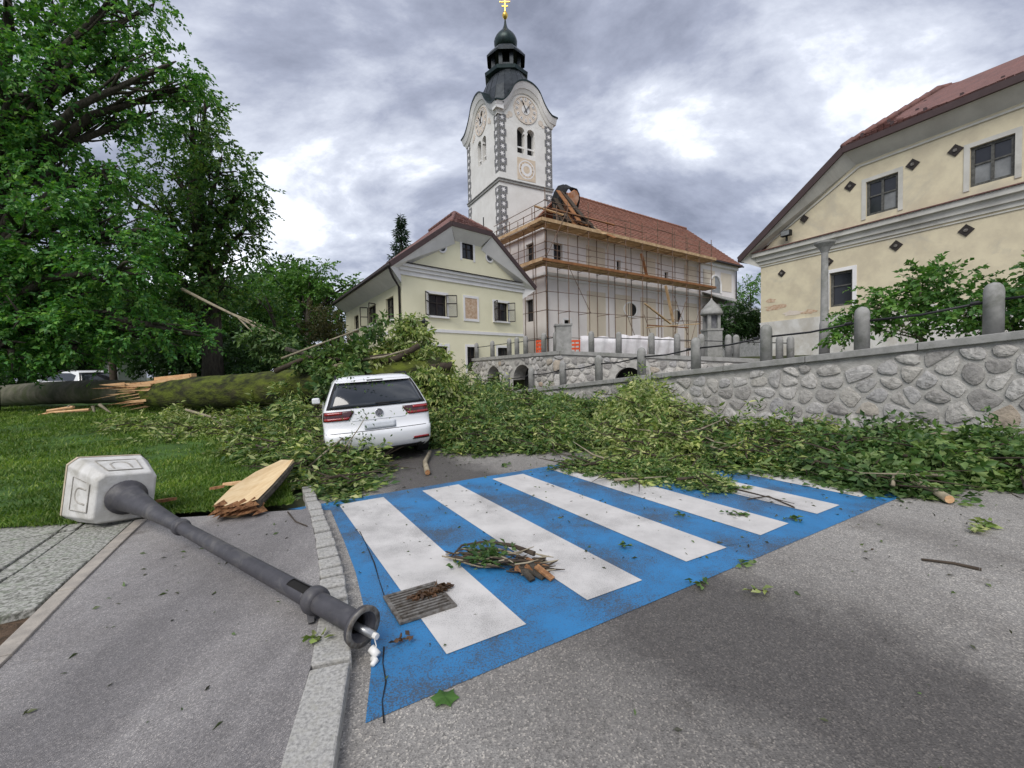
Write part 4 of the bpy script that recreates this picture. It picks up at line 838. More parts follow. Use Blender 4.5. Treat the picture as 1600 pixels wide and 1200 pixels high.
S_ = MB(); S_.lathe(ctr, [(1.75, LB-.25), (2.15, LB-.05), (2.2, LB+.25), (1.95, LB+.42), (1.5, LB+.55)], 8); ob('lantern_base', S_, M['patina'], tw)
for k in range(8):
    S_ = MB(); t_ = 2*math.pi*(k+.5)/8; c = ctr+np.array((1.32*math.cos(t_), 1.32*math.sin(t_), 0)); S_.box(c[0]-.17, c[0]+.17, c[1]-.17, c[1]+.17, LB+.5, LT+.3); ob('lantern_post', S_, M['copper'], tw)
    t_ = 2*math.pi*k/8; c = ctr+np.array((1.2*math.cos(t_), 1.2*math.sin(t_), 0)); e_ = np.array((-math.sin(t_), math.cos(t_), 0)); S_ = MB(); S_.beam(c-e_*.4+np.array((0, 0, LB+.7)), c+e_*.4+np.array((0, 0, LB+.7)), .06, .5); ob('parapet', S_, M['copper'], tw)
S_ = MB(); S_.lathe(ctr, [(.62, LB+.5), (.62, LT+.3)], 8); ob('lantern_core', S_, M['black'], tw)
S_ = MB(); S_.lathe(ctr, [(1.5, LT+.2), (1.95, LE-.05), (1.97, LE+.12), (1.55, LE+.65), (1.15, LE+.95), (.85, OB-.05), (.75, OB+.2)], 8); ob('lantern_roof', S_, M['copper'], tw)
oh_ = OT-OB
S_ = MB(); S_.lathe(ctr, [(.75, OB), (.98, OB+.08*oh_), (1.10, OB+.18*oh_), (1.13, OB+.28*oh_), (1.04, OB+.4*oh_), (.8, OB+.53*oh_), (.48, OB+.65*oh_), (.26, OB+.76*oh_), (.15, OB+.87*oh_), (.07, OB+1.05*oh_)], 16); ob('onion_dome', S_, M['patina'], tw, smooth=True)
zb2 = zq(24); S_ = MB(); S_.lathe(ctr+np.array((0, 0, zb2)), [(.02, -.42), (.06, -.4), (.21, -.22), (.29, 0), (.21, .22), (.05, .3)], 14); ob('gilt_ball', S_, M['gold'], tw, smooth=True)
S_ = MB(); S_.box(ctr[0]-.05, ctr[0]+.05, ctr[1]-.05, ctr[1]+.05, zb2+.25, zb2+1.9); S_.beam(ctr+np.array((-.5, 0, zb2+1.25)), ctr+np.array((.5, 0, zb2+1.25)), .08, .1); S_.beam(ctr+np.array((-.3, 0, zb2+.85)), ctr+np.array((.3, 0, zb2+.85)), .08, .09); ob('cross', S_, M['gold'], tw)
# ------------------------------------------------------------------ nave
N0 = np.array((2.46, 30.)); nf = frame(N0, 55, -35); NL, NW = 25.4, 9.6; NZ0, NZ1 = 1.8, 11.5
nv = empty('church_nave', (*N0, NZ0), 'long pinkish white church nave with torn red tiled roof behind scaffolding', 'church')
PN = lambda a, d, z: nf(a, d, z); PW = lambda b, d, z: nf(d, b, z)
def zn(px, py): a = inv(nf, px); return a, zpix(nf(a, 0, 0), py)
def rect_n(x0, x1, y0, y1): a0, a1 = inv(nf, x0), inv(nf, x1); am = (a0+a1)/2; return (a0, a1, zpix(nf(am, 0, 0), y1), zpix(nf(am, 0, 0), y0))
hn = [rect_n(867, 881, 381, 412), rect_n(965, 971, 407, 432), rect_n(1039, 1045, 425, 442), rect_n(882, 891, 500, 532)]
S_ = MB(); wall_grid(S_, PN, 0, NL, NZ0, NZ1, hn, .35); ob('wall', S_, M['nave'], nv, fix=False)
S_ = MB(); hw_ = [(1.2, 2.1, 8.9, 10.6), (1.4, 2.3, 5.0, 6.6)]; wall_grid(S_, PW, 0, NW, NZ0, NZ1, hw_, .35); ob('wall', S_, M['nave'], nv, fix=False); S_ = MB(); S_.add([nf(NL, 0, NZ0), nf(NL, NW, NZ0), nf(NL, NW, NZ1), nf(NL, 0, NZ1)], [(0, 1, 2, 3)]); ob('wall', S_, M['nave'], nv, fix=False)
for q in hn[:3]: window(nv, PN, *q, .3, M['frame'], M['glass'], 1, (.5,), trim=M['trim'])
window(nv, PN, *hn[3], .3, M['frame'], M['black'], 0, (.7,), trim=M['trim'], name='door')
for q in hw_: window(nv, PW, *q, .3, M['frame'], M['glass'], 1, (.5,), trim=M['trim'])
S_ = MB(); z_ = 8.05; S_.box(-.06, NL, -.12, -.001, z_, z_+.22, nf); S_.box(-.12, -.001, 0, NW, z_, z_+.22, nf); S_.box(-.04, NL, -.06, -.001, z_-.25, z_, nf); ob('string_course', S_, M['trim'], nv)
S_ = MB(); S_.box(-.2, NL+.1, -.28, -.001, NZ1-.35, NZ1, nf); S_.box(-.28, -.001, 0, NW, NZ1-.35, NZ1, nf); ob('cornice', S_, M['trim'], nv)
for z0_, z1_ in ((3.0, 7.3), (8.7, 10.7)):                                     # raised plaster fields between the pilasters
    for k in range(8):
        a0 = .9+k*3.1; S_ = MB(); a1 = a0+2.0
        if any(a0-.3 < h[0] < a1+.3 and z0_ < h[2]+.5 and z1_ > h[2] for h in hn): continue
        S_.box(a0, a1, -.03, -.001, z0_+.2, z1_, nf); ob('plaster_field', S_, M['panel'], nv)
for px, py, rx, rz_ in ((985, 484, .75, .55), (1057, 494, .62, .55)):            # broken out oval windows
    a_, z_c = zn(px, py); n = 18
    S_ = MB(); V = []
    for r_, d_ in ((1.16, -.001), (1.16, -.07), (1., -.07), (1., -.01)): V += [nf(a_+rx*r_*math.cos(2*math.pi*k/n), d_, z_c+rz_*r_*math.sin(2*math.pi*k/n)) for k in range(n)]
    S_.add(V, [(i*n+k, i*n+(k+1) % n, (i+1)*n+(k+1) % n, (i+1)*n+k) for i in range(3) for k in range(n)]); wo = ob('oval_window', S_, M['trim'], nv, fix=False)
    S_ = MB(); S_.add([nf(a_+rx*math.cos(2*math.pi*k/n), -.012, z_c+rz_*math.sin(2*math.pi*k/n)) for k in range(n)], [tuple(range(n))]); ob('pane', S_, M['black'], wo, fix=False)
    S_ = MB()
    for u in (-.33, 0, .33): S_.box(a_+u*rx-.025, a_+u*rx+.025, -.04, -.014, z_c-rz_*.9, z_c+rz_*.9, nf)
    ob('window_bars', S_, M['frame'], wo)
a_, z_c = zn(1118, 446); n = 16; S_ = MB(); V = [(a_-.95, z_c-.7)]+[(a_-.95*math.cos(t), z_c+.95*math.sin(t)) for t in np.linspace(0, math.pi, n)]+[(a_+.95, z_c-.7)]
S_.add([nf(x, -.02, z) for x, z in V], [tuple(range(len(V)))]); aw = ob('arched_window', S_, M['palepane'], nv, fix=False)
S_ = MB(); S_.tube([nf(x, -.03, z) for x, z in V], .1, 6); ob('surround', S_, M['trim'], aw)
# roof, torn open at the tower end
RZ = 16.4; a_t = 5.2; eo = .55
S_ = MB(); S_.slab([nf(a_t-2.6, -eo, NZ1-.05), nf(NL+.4, -eo, NZ1-.05), nf(NL-1.2, NW/2, RZ), nf(a_t+.6, NW/2, RZ)], (0, 0, .15)); rf = ob('roof', S_, M['otile'], nv)
S_ = MB(); S_.slab([nf(a_t-2.6, NW+eo, NZ1-.05), nf(NL+.4, NW+eo, NZ1-.05), nf(NL-1.2, NW/2, RZ), nf(a_t+.6, NW/2, RZ)], (0, 0, .15)); ob('roof', S_, M['otile'], nv)
S_ = MB(); S_.slab([nf(NL+.4, -eo, NZ1-.05), nf(NL+.4, NW+eo, NZ1-.05), nf(NL-1.2, NW/2, RZ)], (0, 0, .15)); ob('hip', S_, M['otile'], nv)
u_ = np.array((0, 0, .155)); courses(rf, nf(a_t-2.6, -eo, NZ1-.05)+u_, nf(NL+.4, -eo, NZ1-.05)+u_, nf(NL-1.2, NW/2, RZ)+u_, nf(a_t+.6, NW/2, RZ)+u_, 20, 60, M['otile'], .06)
for k in range(14):
    t_ = k/13; p_ = nf(a_t-1.8+t_*(NL-4), -eo+.1, NZ1+.17); q_ = nf(a_t+.9+t_*(NL-8), NW/2, RZ+.16); S_ = MB(); S_.beam(p_, q_, .05, .07); ob('roof_rib', S_, M['tile'], rf)
for k in range(40):
    p_ = nf(a_t+.6+k*(NL-1.8-a_t)/40, NW/2, RZ+.17); q_ = nf(a_t+.6+(k+.96)*(NL-1.8-a_t)/40, NW/2, RZ+.2); S_ = MB(); S_.tube([p_, q_], .14, 7); ob('ridge_tile', S_, M['otile'], nv)
for k in range(7):                                                            # bare rafters in the torn part
    a_ = 1.3+k*.5; S_ = MB(); S_.beam(nf(a_, -.1, NZ1+.1), nf(4.7+k*.2, NW/2-.3*random.random(), RZ-.3-random.random()*.7), .14, .2); ob('rafter', S_, M['darktwig'], nv)
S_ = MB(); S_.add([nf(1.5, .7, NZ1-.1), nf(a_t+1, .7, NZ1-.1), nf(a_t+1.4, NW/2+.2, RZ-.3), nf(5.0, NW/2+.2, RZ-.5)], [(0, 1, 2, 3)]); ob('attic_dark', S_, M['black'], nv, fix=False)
S_ = MB(); S_.box(.02, a_t+2, .02, NW-.02, NZ1-.15, NZ1-.02, nf); ob('attic_floor', S_, M['rustplank'], nv)
pk = [((872, 298), (905, 345)), ((882, 312), (925, 352)), ((878, 328), (935, 362)), ((893, 335), (945, 366)), ((890, 318), (915, 350)), ((905, 345), (955, 370)), ((884, 305), (899, 338)), ((872, 340), (920, 352)), ((868, 310), (890, 346)), ((874, 322), (900, 352)), ((898, 325), (930, 360)), ((880, 300), (912, 340)), ((888, 338), (962, 372))]
for (x0, y0), (x1, y1) in pk:
    S_ = MB(); S_.beam(A(x0, y0, 33.4+random.random()*.6), A(x1, y1, 30.9+random.random()*.5), .34, .06, up=(.3, -.6, .7)); ob('torn_board', S_, random.choice((M['plank'], M['rustplank'], M['darktwig'], M['darktwig'])), nv)
# curled sheet of roof boarding standing up at the tear
S_ = MB(); nU, nV = 10, 8; Vv = []
cc = A(880, 312, 35.0); BK = cc-A(894, 314, 33.6); BK = BK/np.linalg.norm(BK); sdv = np.cross(BK, (0, 0, 1)); sdv /= np.linalg.norm(sdv); upv = np.cross(sdv, BK)
for i in range(nU):
    t_ = -.9+i/(nU-1)*4.6
    for j in range(nV): f_ = j/(nV-1); Vv.append(A(892, 315, 33.8)+(cc-A(892, 315, 33.8))*f_*1.2+sdv*math.cos(t_)*.68*(1+.2*f_)+upv*math.sin(t_)*.95*(1+.1*f_)+rng.normal(size=3)*.03)
fc = [(i*nV+j, (i+1)*nV+j, (i+1)*nV+j+1, i*nV+j+1) for i in range(nU-1) for j in range(nV-1)]
S_.add(Vv, fc); cs = ob('curled_sheet', S_, M['black'], nv, fix=False); cs.modifiers.new('t', 'SOLIDIFY').thickness = .07
S_ = MB(); ov_ = []; cb_ = A(893, 315, 33.75)
for k in range(16): t_ = 2*math.pi*k/16; j = random.uniform(.82, 1.08); ov_.append(cb_+sdv*(.56*j*math.cos(t_)+.12*math.sin(t_))+upv*(.95*j*math.sin(t_)-.15))
S_.slab(ov_, tuple(BK*.12)); ob('bare_boarding', S_, mat('torn_boarding', (.52, .20, .08), (.66, .44, .32), 1.6, .4, .6, .9), nv)
for b_, a_ in ((NL-.1, 0), (.02, 0), (NL*.735, 0)):
    S_ = MB(); S_.tube([nf(b_, -.14, NZ1-.4), nf(b_, -.14, NZ0)], .07, 7); ob('downpipe', S_, M['gutter'], nv)
S_ = MB(); S_.tube([nf(a_t-2, -eo-.08, NZ1-.02), nf(NL+.4, -eo-.08, NZ1-.02)], .08, 7); ob('gutter', S_, M['gutter'], nv)
S_ = MB(); a_, z_c = zn(1105, 470); S_.slab([nf(a_-1.2, -1.9, z_c-.1), nf(a_+4.5, -1.9, z_c-.5), nf(a_+5, -.02, z_c+.5), nf(a_-.9, -.02, z_c+.7)], (0, 0, .1)); S_.box(a_-.8, a_+7, -1.6, -.05, NZ0, z_c-.55, nf); ob('side_porch', S_, M['conc'], nv)
# ------------------------------------------------------------------ scaffold
sf = empty('scaffold', nf(-1.1, -1.5, TZ-.25), 'rusty tube scaffold with orange plank decks wrapped round the church nave', 'scaffold')
GZ = TZ-.26
def pole_(p, q, r=.042, nm='pole', m=None): S_ = MB(); S_.tube([p, q], r*.74, 6); ob(nm, S_, m or M['pole'], sf)
AX = [-1.1+k*1.95 for k in range(11)]
for k, a_ in enumerate(AX):
    for b_ in (-.35, -1.45): pole_(nf(a_, b_, GZ), nf(a_, b_, 12.7+random.uniform(-.5, .7)))
for b_ in (.9, 2.6, 4.3):
    for a_ in (-.35, -1.1): pole_(nf(a_, b_, GZ), nf(a_, b_, 12.3+random.uniform(-.3, .6)))
for z_ in (3.6, 5.4, 6.6, 7.6, 8.9, 9.35, 9.8, 10.6, 11.6, 12.0, 12.45):
    for k in range(5):
        a0, a1 = AX[2*k], AX[2*k+2]; pole_(nf(a0-.15, -1.5, z_+random.uniform(-.04, .04)), nf(a1+.15, -1.5, z_+random.uniform(-.04, .04)), .03, 'rail')
    pole_(nf(-1.15, -1.6, z_), nf(-1.15, 4.6, z_), .03, 'rail')
for k in range(0, 11, 1):
    for z_ in (5.4, 8.45, 11.0): pole_(nf(AX[k], -.3, z_), nf(AX[k], -1.6, z_), .03, 'rail')
for a0, a1, z0_, z1_ in ((AX[0], AX[1], 8.9, 12.3), (AX[2], AX[1], 5.4, 8.3), (AX[4], AX[5], 5.4, 1.9), (AX[5], AX[6], 5.6, 2.0), (AX[8], AX[7], 7.4, 4.2), (AX[7], AX[8], 7.4, 4.2), (AX[9], AX[8], 6.8, 2.6)): pole_(nf(a0, -1.55, z0_), nf(a1, -1.55, z1_), .03, 'brace')
for z_, th, a1 in ((8.55, .06, 19.2), (11.1, .06, 19.2)):
    for i in range(3):
        for k in range(5):
            a0 = -1.4+k*(a1+1.4)/5; S_ = MB(); b_ = -1.42+i*.37; dz = random.uniform(-.02, .03); S_.box(a0, a0+(a1+1.4)/5-.05, b_, b_+.33, z_+dz, z_+th+dz, nf); ob('deck_board', S_, M['plank'], sf)
    for k in range(5):
        a0 = -1.4+k*(a1+1.4)/5; S_ = MB(); S_.box(a0, a0+(a1+1.4)/5-.04, -1.5, -1.45, z_+.02, z_+(.20 if z_ < 10 else .24), nf); ob('toe_board', S_, M['rustplank'] if z_ < 10 else M['plank'], sf)
    for i in range(2):
        S_ = MB(); S_.box(-1.4+i*.4, -1.4+i*.4+.37, -1.38, 5, z_-.07, z_-.01, nf); ob('deck_board', S_, M['plank'], sf)
    S_ = MB(); S_.box(-1.47, -1.42, -1.45, 5, z_, z_+.22, nf); ob('toe_board', S_, M['plank'], sf)
for (x0, y0), (x1, y1), Y in (((1007, 474), (1048, 506), 32), ((1040, 446), (1052, 503), 34), ((1010, 512), (1092, 506), 33), ((1012, 508), (1075, 512), 33), ((1002, 396), (1012, 436), 34), ((835, 322), (880, 336), 30), ((862, 326), (960, 352), 31)):
    S_ = MB(); S_.beam(A(x0, y0, Y), A(x1, y1, Y+.5), .22, .06); ob('loose_plank', S_, random.choice((M['plank'], M['rustplank'])), sf)
# things on the terrace
for x0, x1, y0, y1, Y in ((907, 962, 525, 552, 20.5), (966, 1012, 523, 552, 20.7), (1016, 1060, 526, 553, 20.2)):
    S_ = MB(); p_, q_ = A(x0, y0, Y), A(x1, y0+2, Y-.6); nn = 14; Vv = []
    for i in range(nn):
        for j in range(5): f_ = i/(nn-1); q = p_+(q_-p_)*f_; Vv.append((q[0], q[1]+.09*math.sin(i*1.3+j*.6)+.15*j/4, q[2]-(q[2]-GZ)*(j/4)+.03*math.sin(i*.9)))
    S_.add(Vv, [(i*5+j, (i+1)*5+j, (i+1)*5+j+1, i*5+j+1) for i in range(nn-1) for j in range(4)])
    o = ob('tarp', S_, M['tarp'], label={907: 'white tarpaulin sheet leftmost by the church, next to orange netting', 966: 'white tarpaulin sheet in the middle of three by the church', 1016: 'white tarpaulin sheet rightmost of three, below the round window'}[x0], cat='tarpaulin', group='white tarpaulins along the church fence', fix=False, smooth=True); o.modifiers.new('t', 'SOLIDIFY').thickness = .01
for x0, x1, y0, y1, Y, lb in ((838, 850, 533, 548, 20.6, 'orange plastic barrier near the yellow house, partly behind posts'), (891, 921, 533, 550, 21.5, 'orange plastic netting beside the square stone pillar')):
    S_ = MB(); p_, q_ = A(x0, y0, Y), A(x1, y0, Y)
    for k in range(6): z_ = GZ+.1+(p_[2]-GZ-.1)*k/5; S_.beam((p_[0], p_[1], z_), (q_[0], q_[1], z_), .03, .1)
    for k in range(5): c = p_+(q_-p_)*k/4; S_.beam((c[0], c[1]+.02, GZ), (c[0], c[1]+.02, p_[2]+.03), .05, .05)
    ob('barrier', S_, M['orange'], label=lb, cat='barrier')
# wayside shrine
c = A(1112, 548, 17.6); sh = empty('wayside_shrine', (c[0], c[1], TZ-.25), 'grey stone wayside shrine with pointed bulbous roof beside the path', 'shrine')
zt_ = zpix(c, 466); z1_ = zpix(c, 493); z2_ = zpix(c, 514)
S_ = MB(); S_.lathe((c[0], c[1], 0), [(.42, TZ-.4), (.42, z2_-.1), (.46, z2_-.08), (.46, z2_)], 4); ob('base', S_, M['conc'], sh)
for k in range(4):
    S_ = MB(); t_ = math.pi/2*k+math.pi/4; S_.box(c[0]+.27*math.cos(t_)-.06, c[0]+.27*math.cos(t_)+.06, c[1]+.27*math.sin(t_)-.06, c[1]+.27*math.sin(t_)+.06, z2_-.01, z1_+.02); ob('corner_post', S_, M['conc'], sh)
S_ = MB(); S_.box(c[0]-.16, c[0]+.16, c[1]-.16, c[1]+.16, z2_, z1_); ob('niche', S_, M['slate'], sh)
S_ = MB(); S_.lathe((c[0], c[1], 0), [(.34, z1_), (.43, z1_+.03), (.44, z1_+.08), (.40, z1_+.2), (.28, z1_+.36), (.14, z1_+.52), (.05, zt_-.08), (.02, zt_)], 12); ob('roof', S_, M['conc'], sh, smooth=True)
# lamp column with disc top
c = A(1288, 545, 11.6); zb_ = 1.7; zt_ = zpix(c, 392); lc = empty('lamp_column', (c[0], c[1], zb_), 'tall pale lamp column with flat disc top before the ochre house', 'street lamp')
zc_ = zpix(c, 378)
S_ = MB(); S_.lathe((c[0], c[1], 0), [(.125, zb_), (.115, zb_+.9), (.095, zb_+1.0), (.078, zt_-.1), (.078, zt_)], 12); ob('shaft', S_, M['conc'], lc, smooth=True)
S_ = MB(); S_.lathe((c[0], c[1], 0), [(.08, zt_-.05), (.10, zt_), (.14, zt_+.08), (.24, zc_-.05), (.25, zc_), (.1, zc_+.02)], 16); ob('disc_head', S_, M['conc'], lc, smooth=False)
# lantern on a curved arm among the fallen crown
c = G(662, 600, 0)*0+A(664, 560, 13.2); lz = zpix(c, 500); sl_ = empty('street_lantern', (c[0], c[1], 0), 'small dark lantern on a curved arm above the fallen crown', 'street lamp')
S_ = MB(); S_.tube([(c[0], c[1], 0), (c[0], c[1], lz-.25)], .035, 8); ob('pole', S_, M['rail'], sl_)
S_ = MB(); S_.lathe((c[0], c[1], lz-.1), [(.05, -.2), (.08, -.16), (.14, .06), (.05, .1), (.02, .2)], 8); ob('lantern_head', S_, M['rail'], sl_)
S_ = MB(); S_.tube([(c[0], c[1], lz-.3), (c[0]-.25, c[1], lz-.02), (c[0]-.5, c[1], lz-.1), (c[0]-.7, c[1], lz-.35)], .02, 6); ob('arm', S_, M['rail'], sl_)
# ------------------------------------------------------------------ car
CO = np.array((-2.24, 7.35)); CH = R(-24)
def make_car(O, head, roll, pitch, label):
    fx = np.array((math.cos(head), -math.sin(head), 0)); fy = np.array((math.sin(head), math.cos(head), 0)); O = np.array((O[0], O[1], O[2] if len(O) > 2 else 0.))
    def cf(x, y, z):
        x, z = x*math.cos(roll)-z*math.sin(roll), x*math.sin(roll)+z*math.cos(roll); z = z+(y-.8)*math.tan(pitch); return O+fx*x+fy*y+np.array((0, 0, z))
    ca_ = empty('parked_car', O, label, 'car')
    LV = [(.17, .74, .30, 4.05), (.20, .82, .16, 4.15), (.27, .87, .05, 4.26), (.36, .89, .0, 4.31), (.50, .90, -.015, 4.33), (.585, .903, -.005, 4.32), (.60, .898, .035, 4.32), (.72, .905, .06, 4.29), (.84, .905, .075, 4.2), (.93, .895, .09, 4.0), (.985, .88, .105, 3.62), (1.02, .868, .12, 3.08), (1.06, .85, .14, 2.97), (1.18, .805, .215, 2.68), (1.3, .755, .30, 2.38), (1.40, .71, .385, 2.13), (1.455, .68, .45, 1.98), (1.50, .635, .54, 1.84), (1.53, .55, .68, 1.66), (1.548, .38, .9, 1.4), (1.552, .1, 1.1, 1.2)]
    lz_ = [q[0] for q in LV]
    def lv(z): return [float(np.interp(z, lz_, [q[k] for q in LV])) for k in (1, 2, 3)]
    NE = 5.5
    def rear(u, z, off=0.):
        w_, r_, f_ = lv(z); m_ = (r_+f_)/2; h_ = (f_-r_)/2; return cf(w_*u*(1+off*.9), m_-h_*(1-abs(u)**NE)**(1/NE)-off-.10*0, z) if abs(u) < 1 else cf(w_*u*(1+off), m_-h_*.2, z)
    # the tail is bowed, the corners rounded
    BOW = .09
    def rear(u, z, off=0.):
        w_, r_, f_ = lv(z); au = min(abs(u), .9999); y = r_+BOW*u*u+.55*(1-(1-au**14)**(1/14)); return cf(w_*u, y-off, z)
    S_ = MB(); nS = 15; V = []; ring = None
    us = [-1, -.999, -.99, -.97, -.93, -.86, -.74, -.55, -.3, 0, .3, .55, .74, .86, .93, .97, .99, .999, 1]
    for z, w_, r_, f_ in LV:
        row = []
        for u in us: au = min(abs(u), .9999); row.append((w_*u, r_+BOW*u*u+.55*(1-(1-au**14)**(1/14))))
        y0 = row[-1][1]
        for k in range(1, 9): row.append((w_, y0+(f_-.35-y0)*k/9 if f_-.35 > y0 else y0))
        for k in range(0, 9): t_ = math.pi*k/8; row.append((w_*math.copysign(abs(math.cos(t_))**.5, math.cos(t_)), f_-.35+.35*math.sin(t_)**.6 if 0 < k < 8 else f_-.35))
        for k in range(8, 0, -1): row.append((-w_, y0+(f_-.35-y0)*k/9 if f_-.35 > y0 else y0))
        ring = len(row); V += [cf(x, y, z) for x, y in row]
    nL = len(LV); F_ = [(i*ring+k, i*ring+(k+1) % ring, (i+1)*ring+(k+1) % ring, (i+1)*ring+k) for i in range(nL-1) for k in range(ring)]+[tuple(range(ring))[::-1], tuple(range((nL-1)*ring, nL*ring))]
    S_.add(V, F_); body = ob('body', S_, M['carwhite'], ca_, smooth=True)
    def patch(nm, m, zs, ul, ur, off, parent=ca_, n=10):
        S_ = MB(); V = []
        for i, z in enumerate(zs):
            a = ul[i] if isinstance(ul, (list, tuple)) else ul; b = ur[i] if isinstance(ur, (list, tuple)) else ur
            V += [rear(a+(b-a)*k/n, z, off) for k in range(n+1)]
        S_.add(V, [(i*(n+1)+k, i*(n+1)+k+1, (i+1)*(n+1)+k+1, (i+1)*(n+1)+k) for i in range(len(zs)-1) for k in range(n)])
        o = ob(nm, S_, m, parent, smooth=True, fix=False); o.modifiers.new('t', 'SOLIDIFY').thickness = .006; return o
    zs = list(np.linspace(1.015, 1.425, 8)); patch('window_surround', M['carblack'], [.995]+zs+[1.44], -.955, .955, .014, n=28)
    patch('rear_window', M['carglass'], zs, -.90, .90, .022, n=28)
    for s_ in (-1, 1):
        i_, o_ = (.46*s_, .985*s_); zz_ = [.80, .84, .88, .92, .955]
        lt = patch('tail_light', M['lightdark'], zz_, [i_+.10*s_, i_+.06*s_, i_+.03*s_, i_, i_], o_, .012)
        patch('lens', M['lightred'], [.806, .83, .85], [i_+.10*s_, i_+.08*s_, i_+.06*s_], .97*s_, .019, lt)
        patch('lens', M['lightred'], [.90, .925, .948], [i_+.2*s_]*3, .97*s_, .019, lt)
        # side wrap of the lamp
        patch('reflector', M['lightred'], [.365, .385, .40], .62*s_, .94*s_, .010)
        patch('reflector_slot', M['carblack'], [.345, .352, .36], .6*s_, .96*s_, .009)
    patch('number_plate', M['plate'], [.615, .66, .70, .735], -.29, .29, .014)
    patch('bumper_seam', M['carblack'], [.588, .592, .596], -.97, .97, .004, n=18)
    patch('bumper_strip', M['chrome'], [.262, .270, .278], -.80, .80, .012, n=14)
    patch('valance', M['carblack'], [.172, .20, .23, .255], -.9, .9, .008, n=14)
    patch('tailgate_crease', M['plate'], [.775, .778, .781], -.5, .5, .005, n=14)
    # emblem: ring with the two letters
    def ep(x, z, o): q = rear(x/.9, .885+z, o); return q
    S_ = MB(); n = 22; S_.tube([ep(.062*math.cos(2*math.pi*k/n), .062*math.sin(2*math.pi*k/n), .016) for k in range(n+1)], .006, 6, cap=False); em = ob('emblem', S_, M['chrome'], ca_, smooth=True)
    S_ = MB(); S_.add([ep(.06*math.cos(2*math.pi*k/n), .06*math.sin(2*math.pi*k/n), .012) for k in range(n)], [tuple(range(n))]); ob('emblem_field', S_, M['slate'], em, fix=False)
    for pts in (((-.024, .052), (0, .008), (.024, .052)), ((-.050, .030), (-.026, -.046), (0, .002), (.026, -.046), (.050, .030))):
        S_ = MB(); S_.tube([ep(x, z, .018) for x, z in pts], .0065, 5); ob('emblem_letter', S_, M['chrome'], em)
    S_ = MB(); p_ = [rear(u, 1.045+.004*abs(u), .03) for u in (-.05, .2, .45)]; S_.tube(p_, [.018, .013, .008], 6); ob('wiper', S_, M['carblack'], ca_)
    S_ = MB(); V = []
    for u in np.linspace(-.92, .92, 13):
        a = rear(u, 1.46, .10-.05*u*u); b = rear(u, 1.43, .085-.05*u*u); c = rear(u, 1.455, -.06); d = rear(u, 1.50, -.12); V += [a, b, c, d]
    S_.add(V, [(4*i+k, 4*i+4+k, 4*i+4+(k+1) % 4, 4*i+(k+1) % 4) for i in range(12) for k in range(4)]+[(0, 1, 2, 3), (51, 50, 49, 48)]); ob('spoiler', S_, M['carwhite'], ca_, smooth=False)
    S_ = MB(); S_.tube([rear(-.2, 1.452, .10), rear(.2, 1.452, .10)], .010, 6); ob('brake_light', S_, M['carblack'], ca_)
    for s_ in (-1, 1):
        S_ = MB(); V = []
        for y, z0, z1 in ((.55, 1.05, 1.30), (1.0, 1.05, 1.42), (1.7, 1.05, 1.43), (2.2, 1.05, 1.33), (2.65, 1.05, 1.12)):
            for z in np.linspace(z0, z1, 5): V.append(cf(s_*(lv(z)[0]+.006), y, z))
        S_.add(V, [(i*5+k, i*5+5+k, i*5+6+k, i*5+1+k) for i in range(4) for k in range(4)]); ob('side_window', S_, M['carglass'], ca_, smooth=True, fix=False)
        S_ = MB(); S_.tube([cf(s_*.63, .75, 1.5), cf(s_*.63, .85, 1.56), cf(s_*.61, 1.9, 1.56), cf(s_*.6, 2.1, 1.48)], .018, 6); ob('roof_rail', S_, M['carblack'], ca_)
        for y in (.78, 3.45):
            wh = MB(); c0, c1 = cf(s_*.915, y, .31), cf(s_*.70, y, .31); c0[2] = max(c0[2], O[2]+.31); c1[2] = max(c1[2], O[2]+.31); wh.tube([c0, c1], .315, 22); w_o = ob('wheel', wh, M['tyre'], ca_, smooth=False)
            wh = MB(); d_ = (c0-c1)/np.linalg.norm(c0-c1); wh.tube([c0+d_*.004, c0-d_*.02], .22, 18); ob('rim', wh, M['steel'], w_o)
        S_ = MB(); S_.box(s_*.93, s_*1.09, 2.62, 2.74, 1.0, 1.13, cf); ob('mirror', S_, M['carwhite'], ca_, bevel=.03)
    return ca_
car = make_car(CO, CH, R(2.8), R(-1.0), 'white hatchback crushed under the fallen trunk, seen from behind')
make_car((-20.5, 21.5, float(lawn_z(-20.5, 21.5))), R(-75), 0, 0, 'white car mostly hidden behind the broken trunk at far left')
# ------------------------------------------------------------------ fallen lamp post
lb = G(560, 1012, .03); lb = np.array((lb[0], lb[1], .17)); hd = G(178, 805, .09); ax = np.array((hd[0]-lb[0], hd[1]-lb[1], .205)); LLn = np.linalg.norm(ax); ax /= LLn
print('lamp', lb, hd, LLn)
fp = empty('fallen_lamp_post', (lb[0], lb[1], 0), 'toppled dark grey lamp post with white lantern head across the footway', 'lamp post')
sx = np.cross(ax, (0, 0, 1)); sx /= np.linalg.norm(sx); sy = np.cross(sx, ax)
def lp(t, x, y): return lb+ax*t+sx*x+sy*y
LR_ = .70
def turned(nm, prof, m, n=24, parent=fp, smooth=True):
    S_ = MB(); V = []; prof = [(t, r*LR_) for t, r in prof]
    for t, r in prof: V += [lp(t, r*math.cos(2*math.pi*k/n), r*math.sin(2*math.pi*k/n)) for k in range(n)]
    S_.add(V, [(i*n+k, i*n+(k+1) % n, (i+1)*n+(k+1) % n, (i+1)*n+k) for i in range(len(prof)-1) for k in range(n)]); return ob(nm, S_, m, parent, smooth=smooth)
Lc = LLn-.42                                  # start of the head
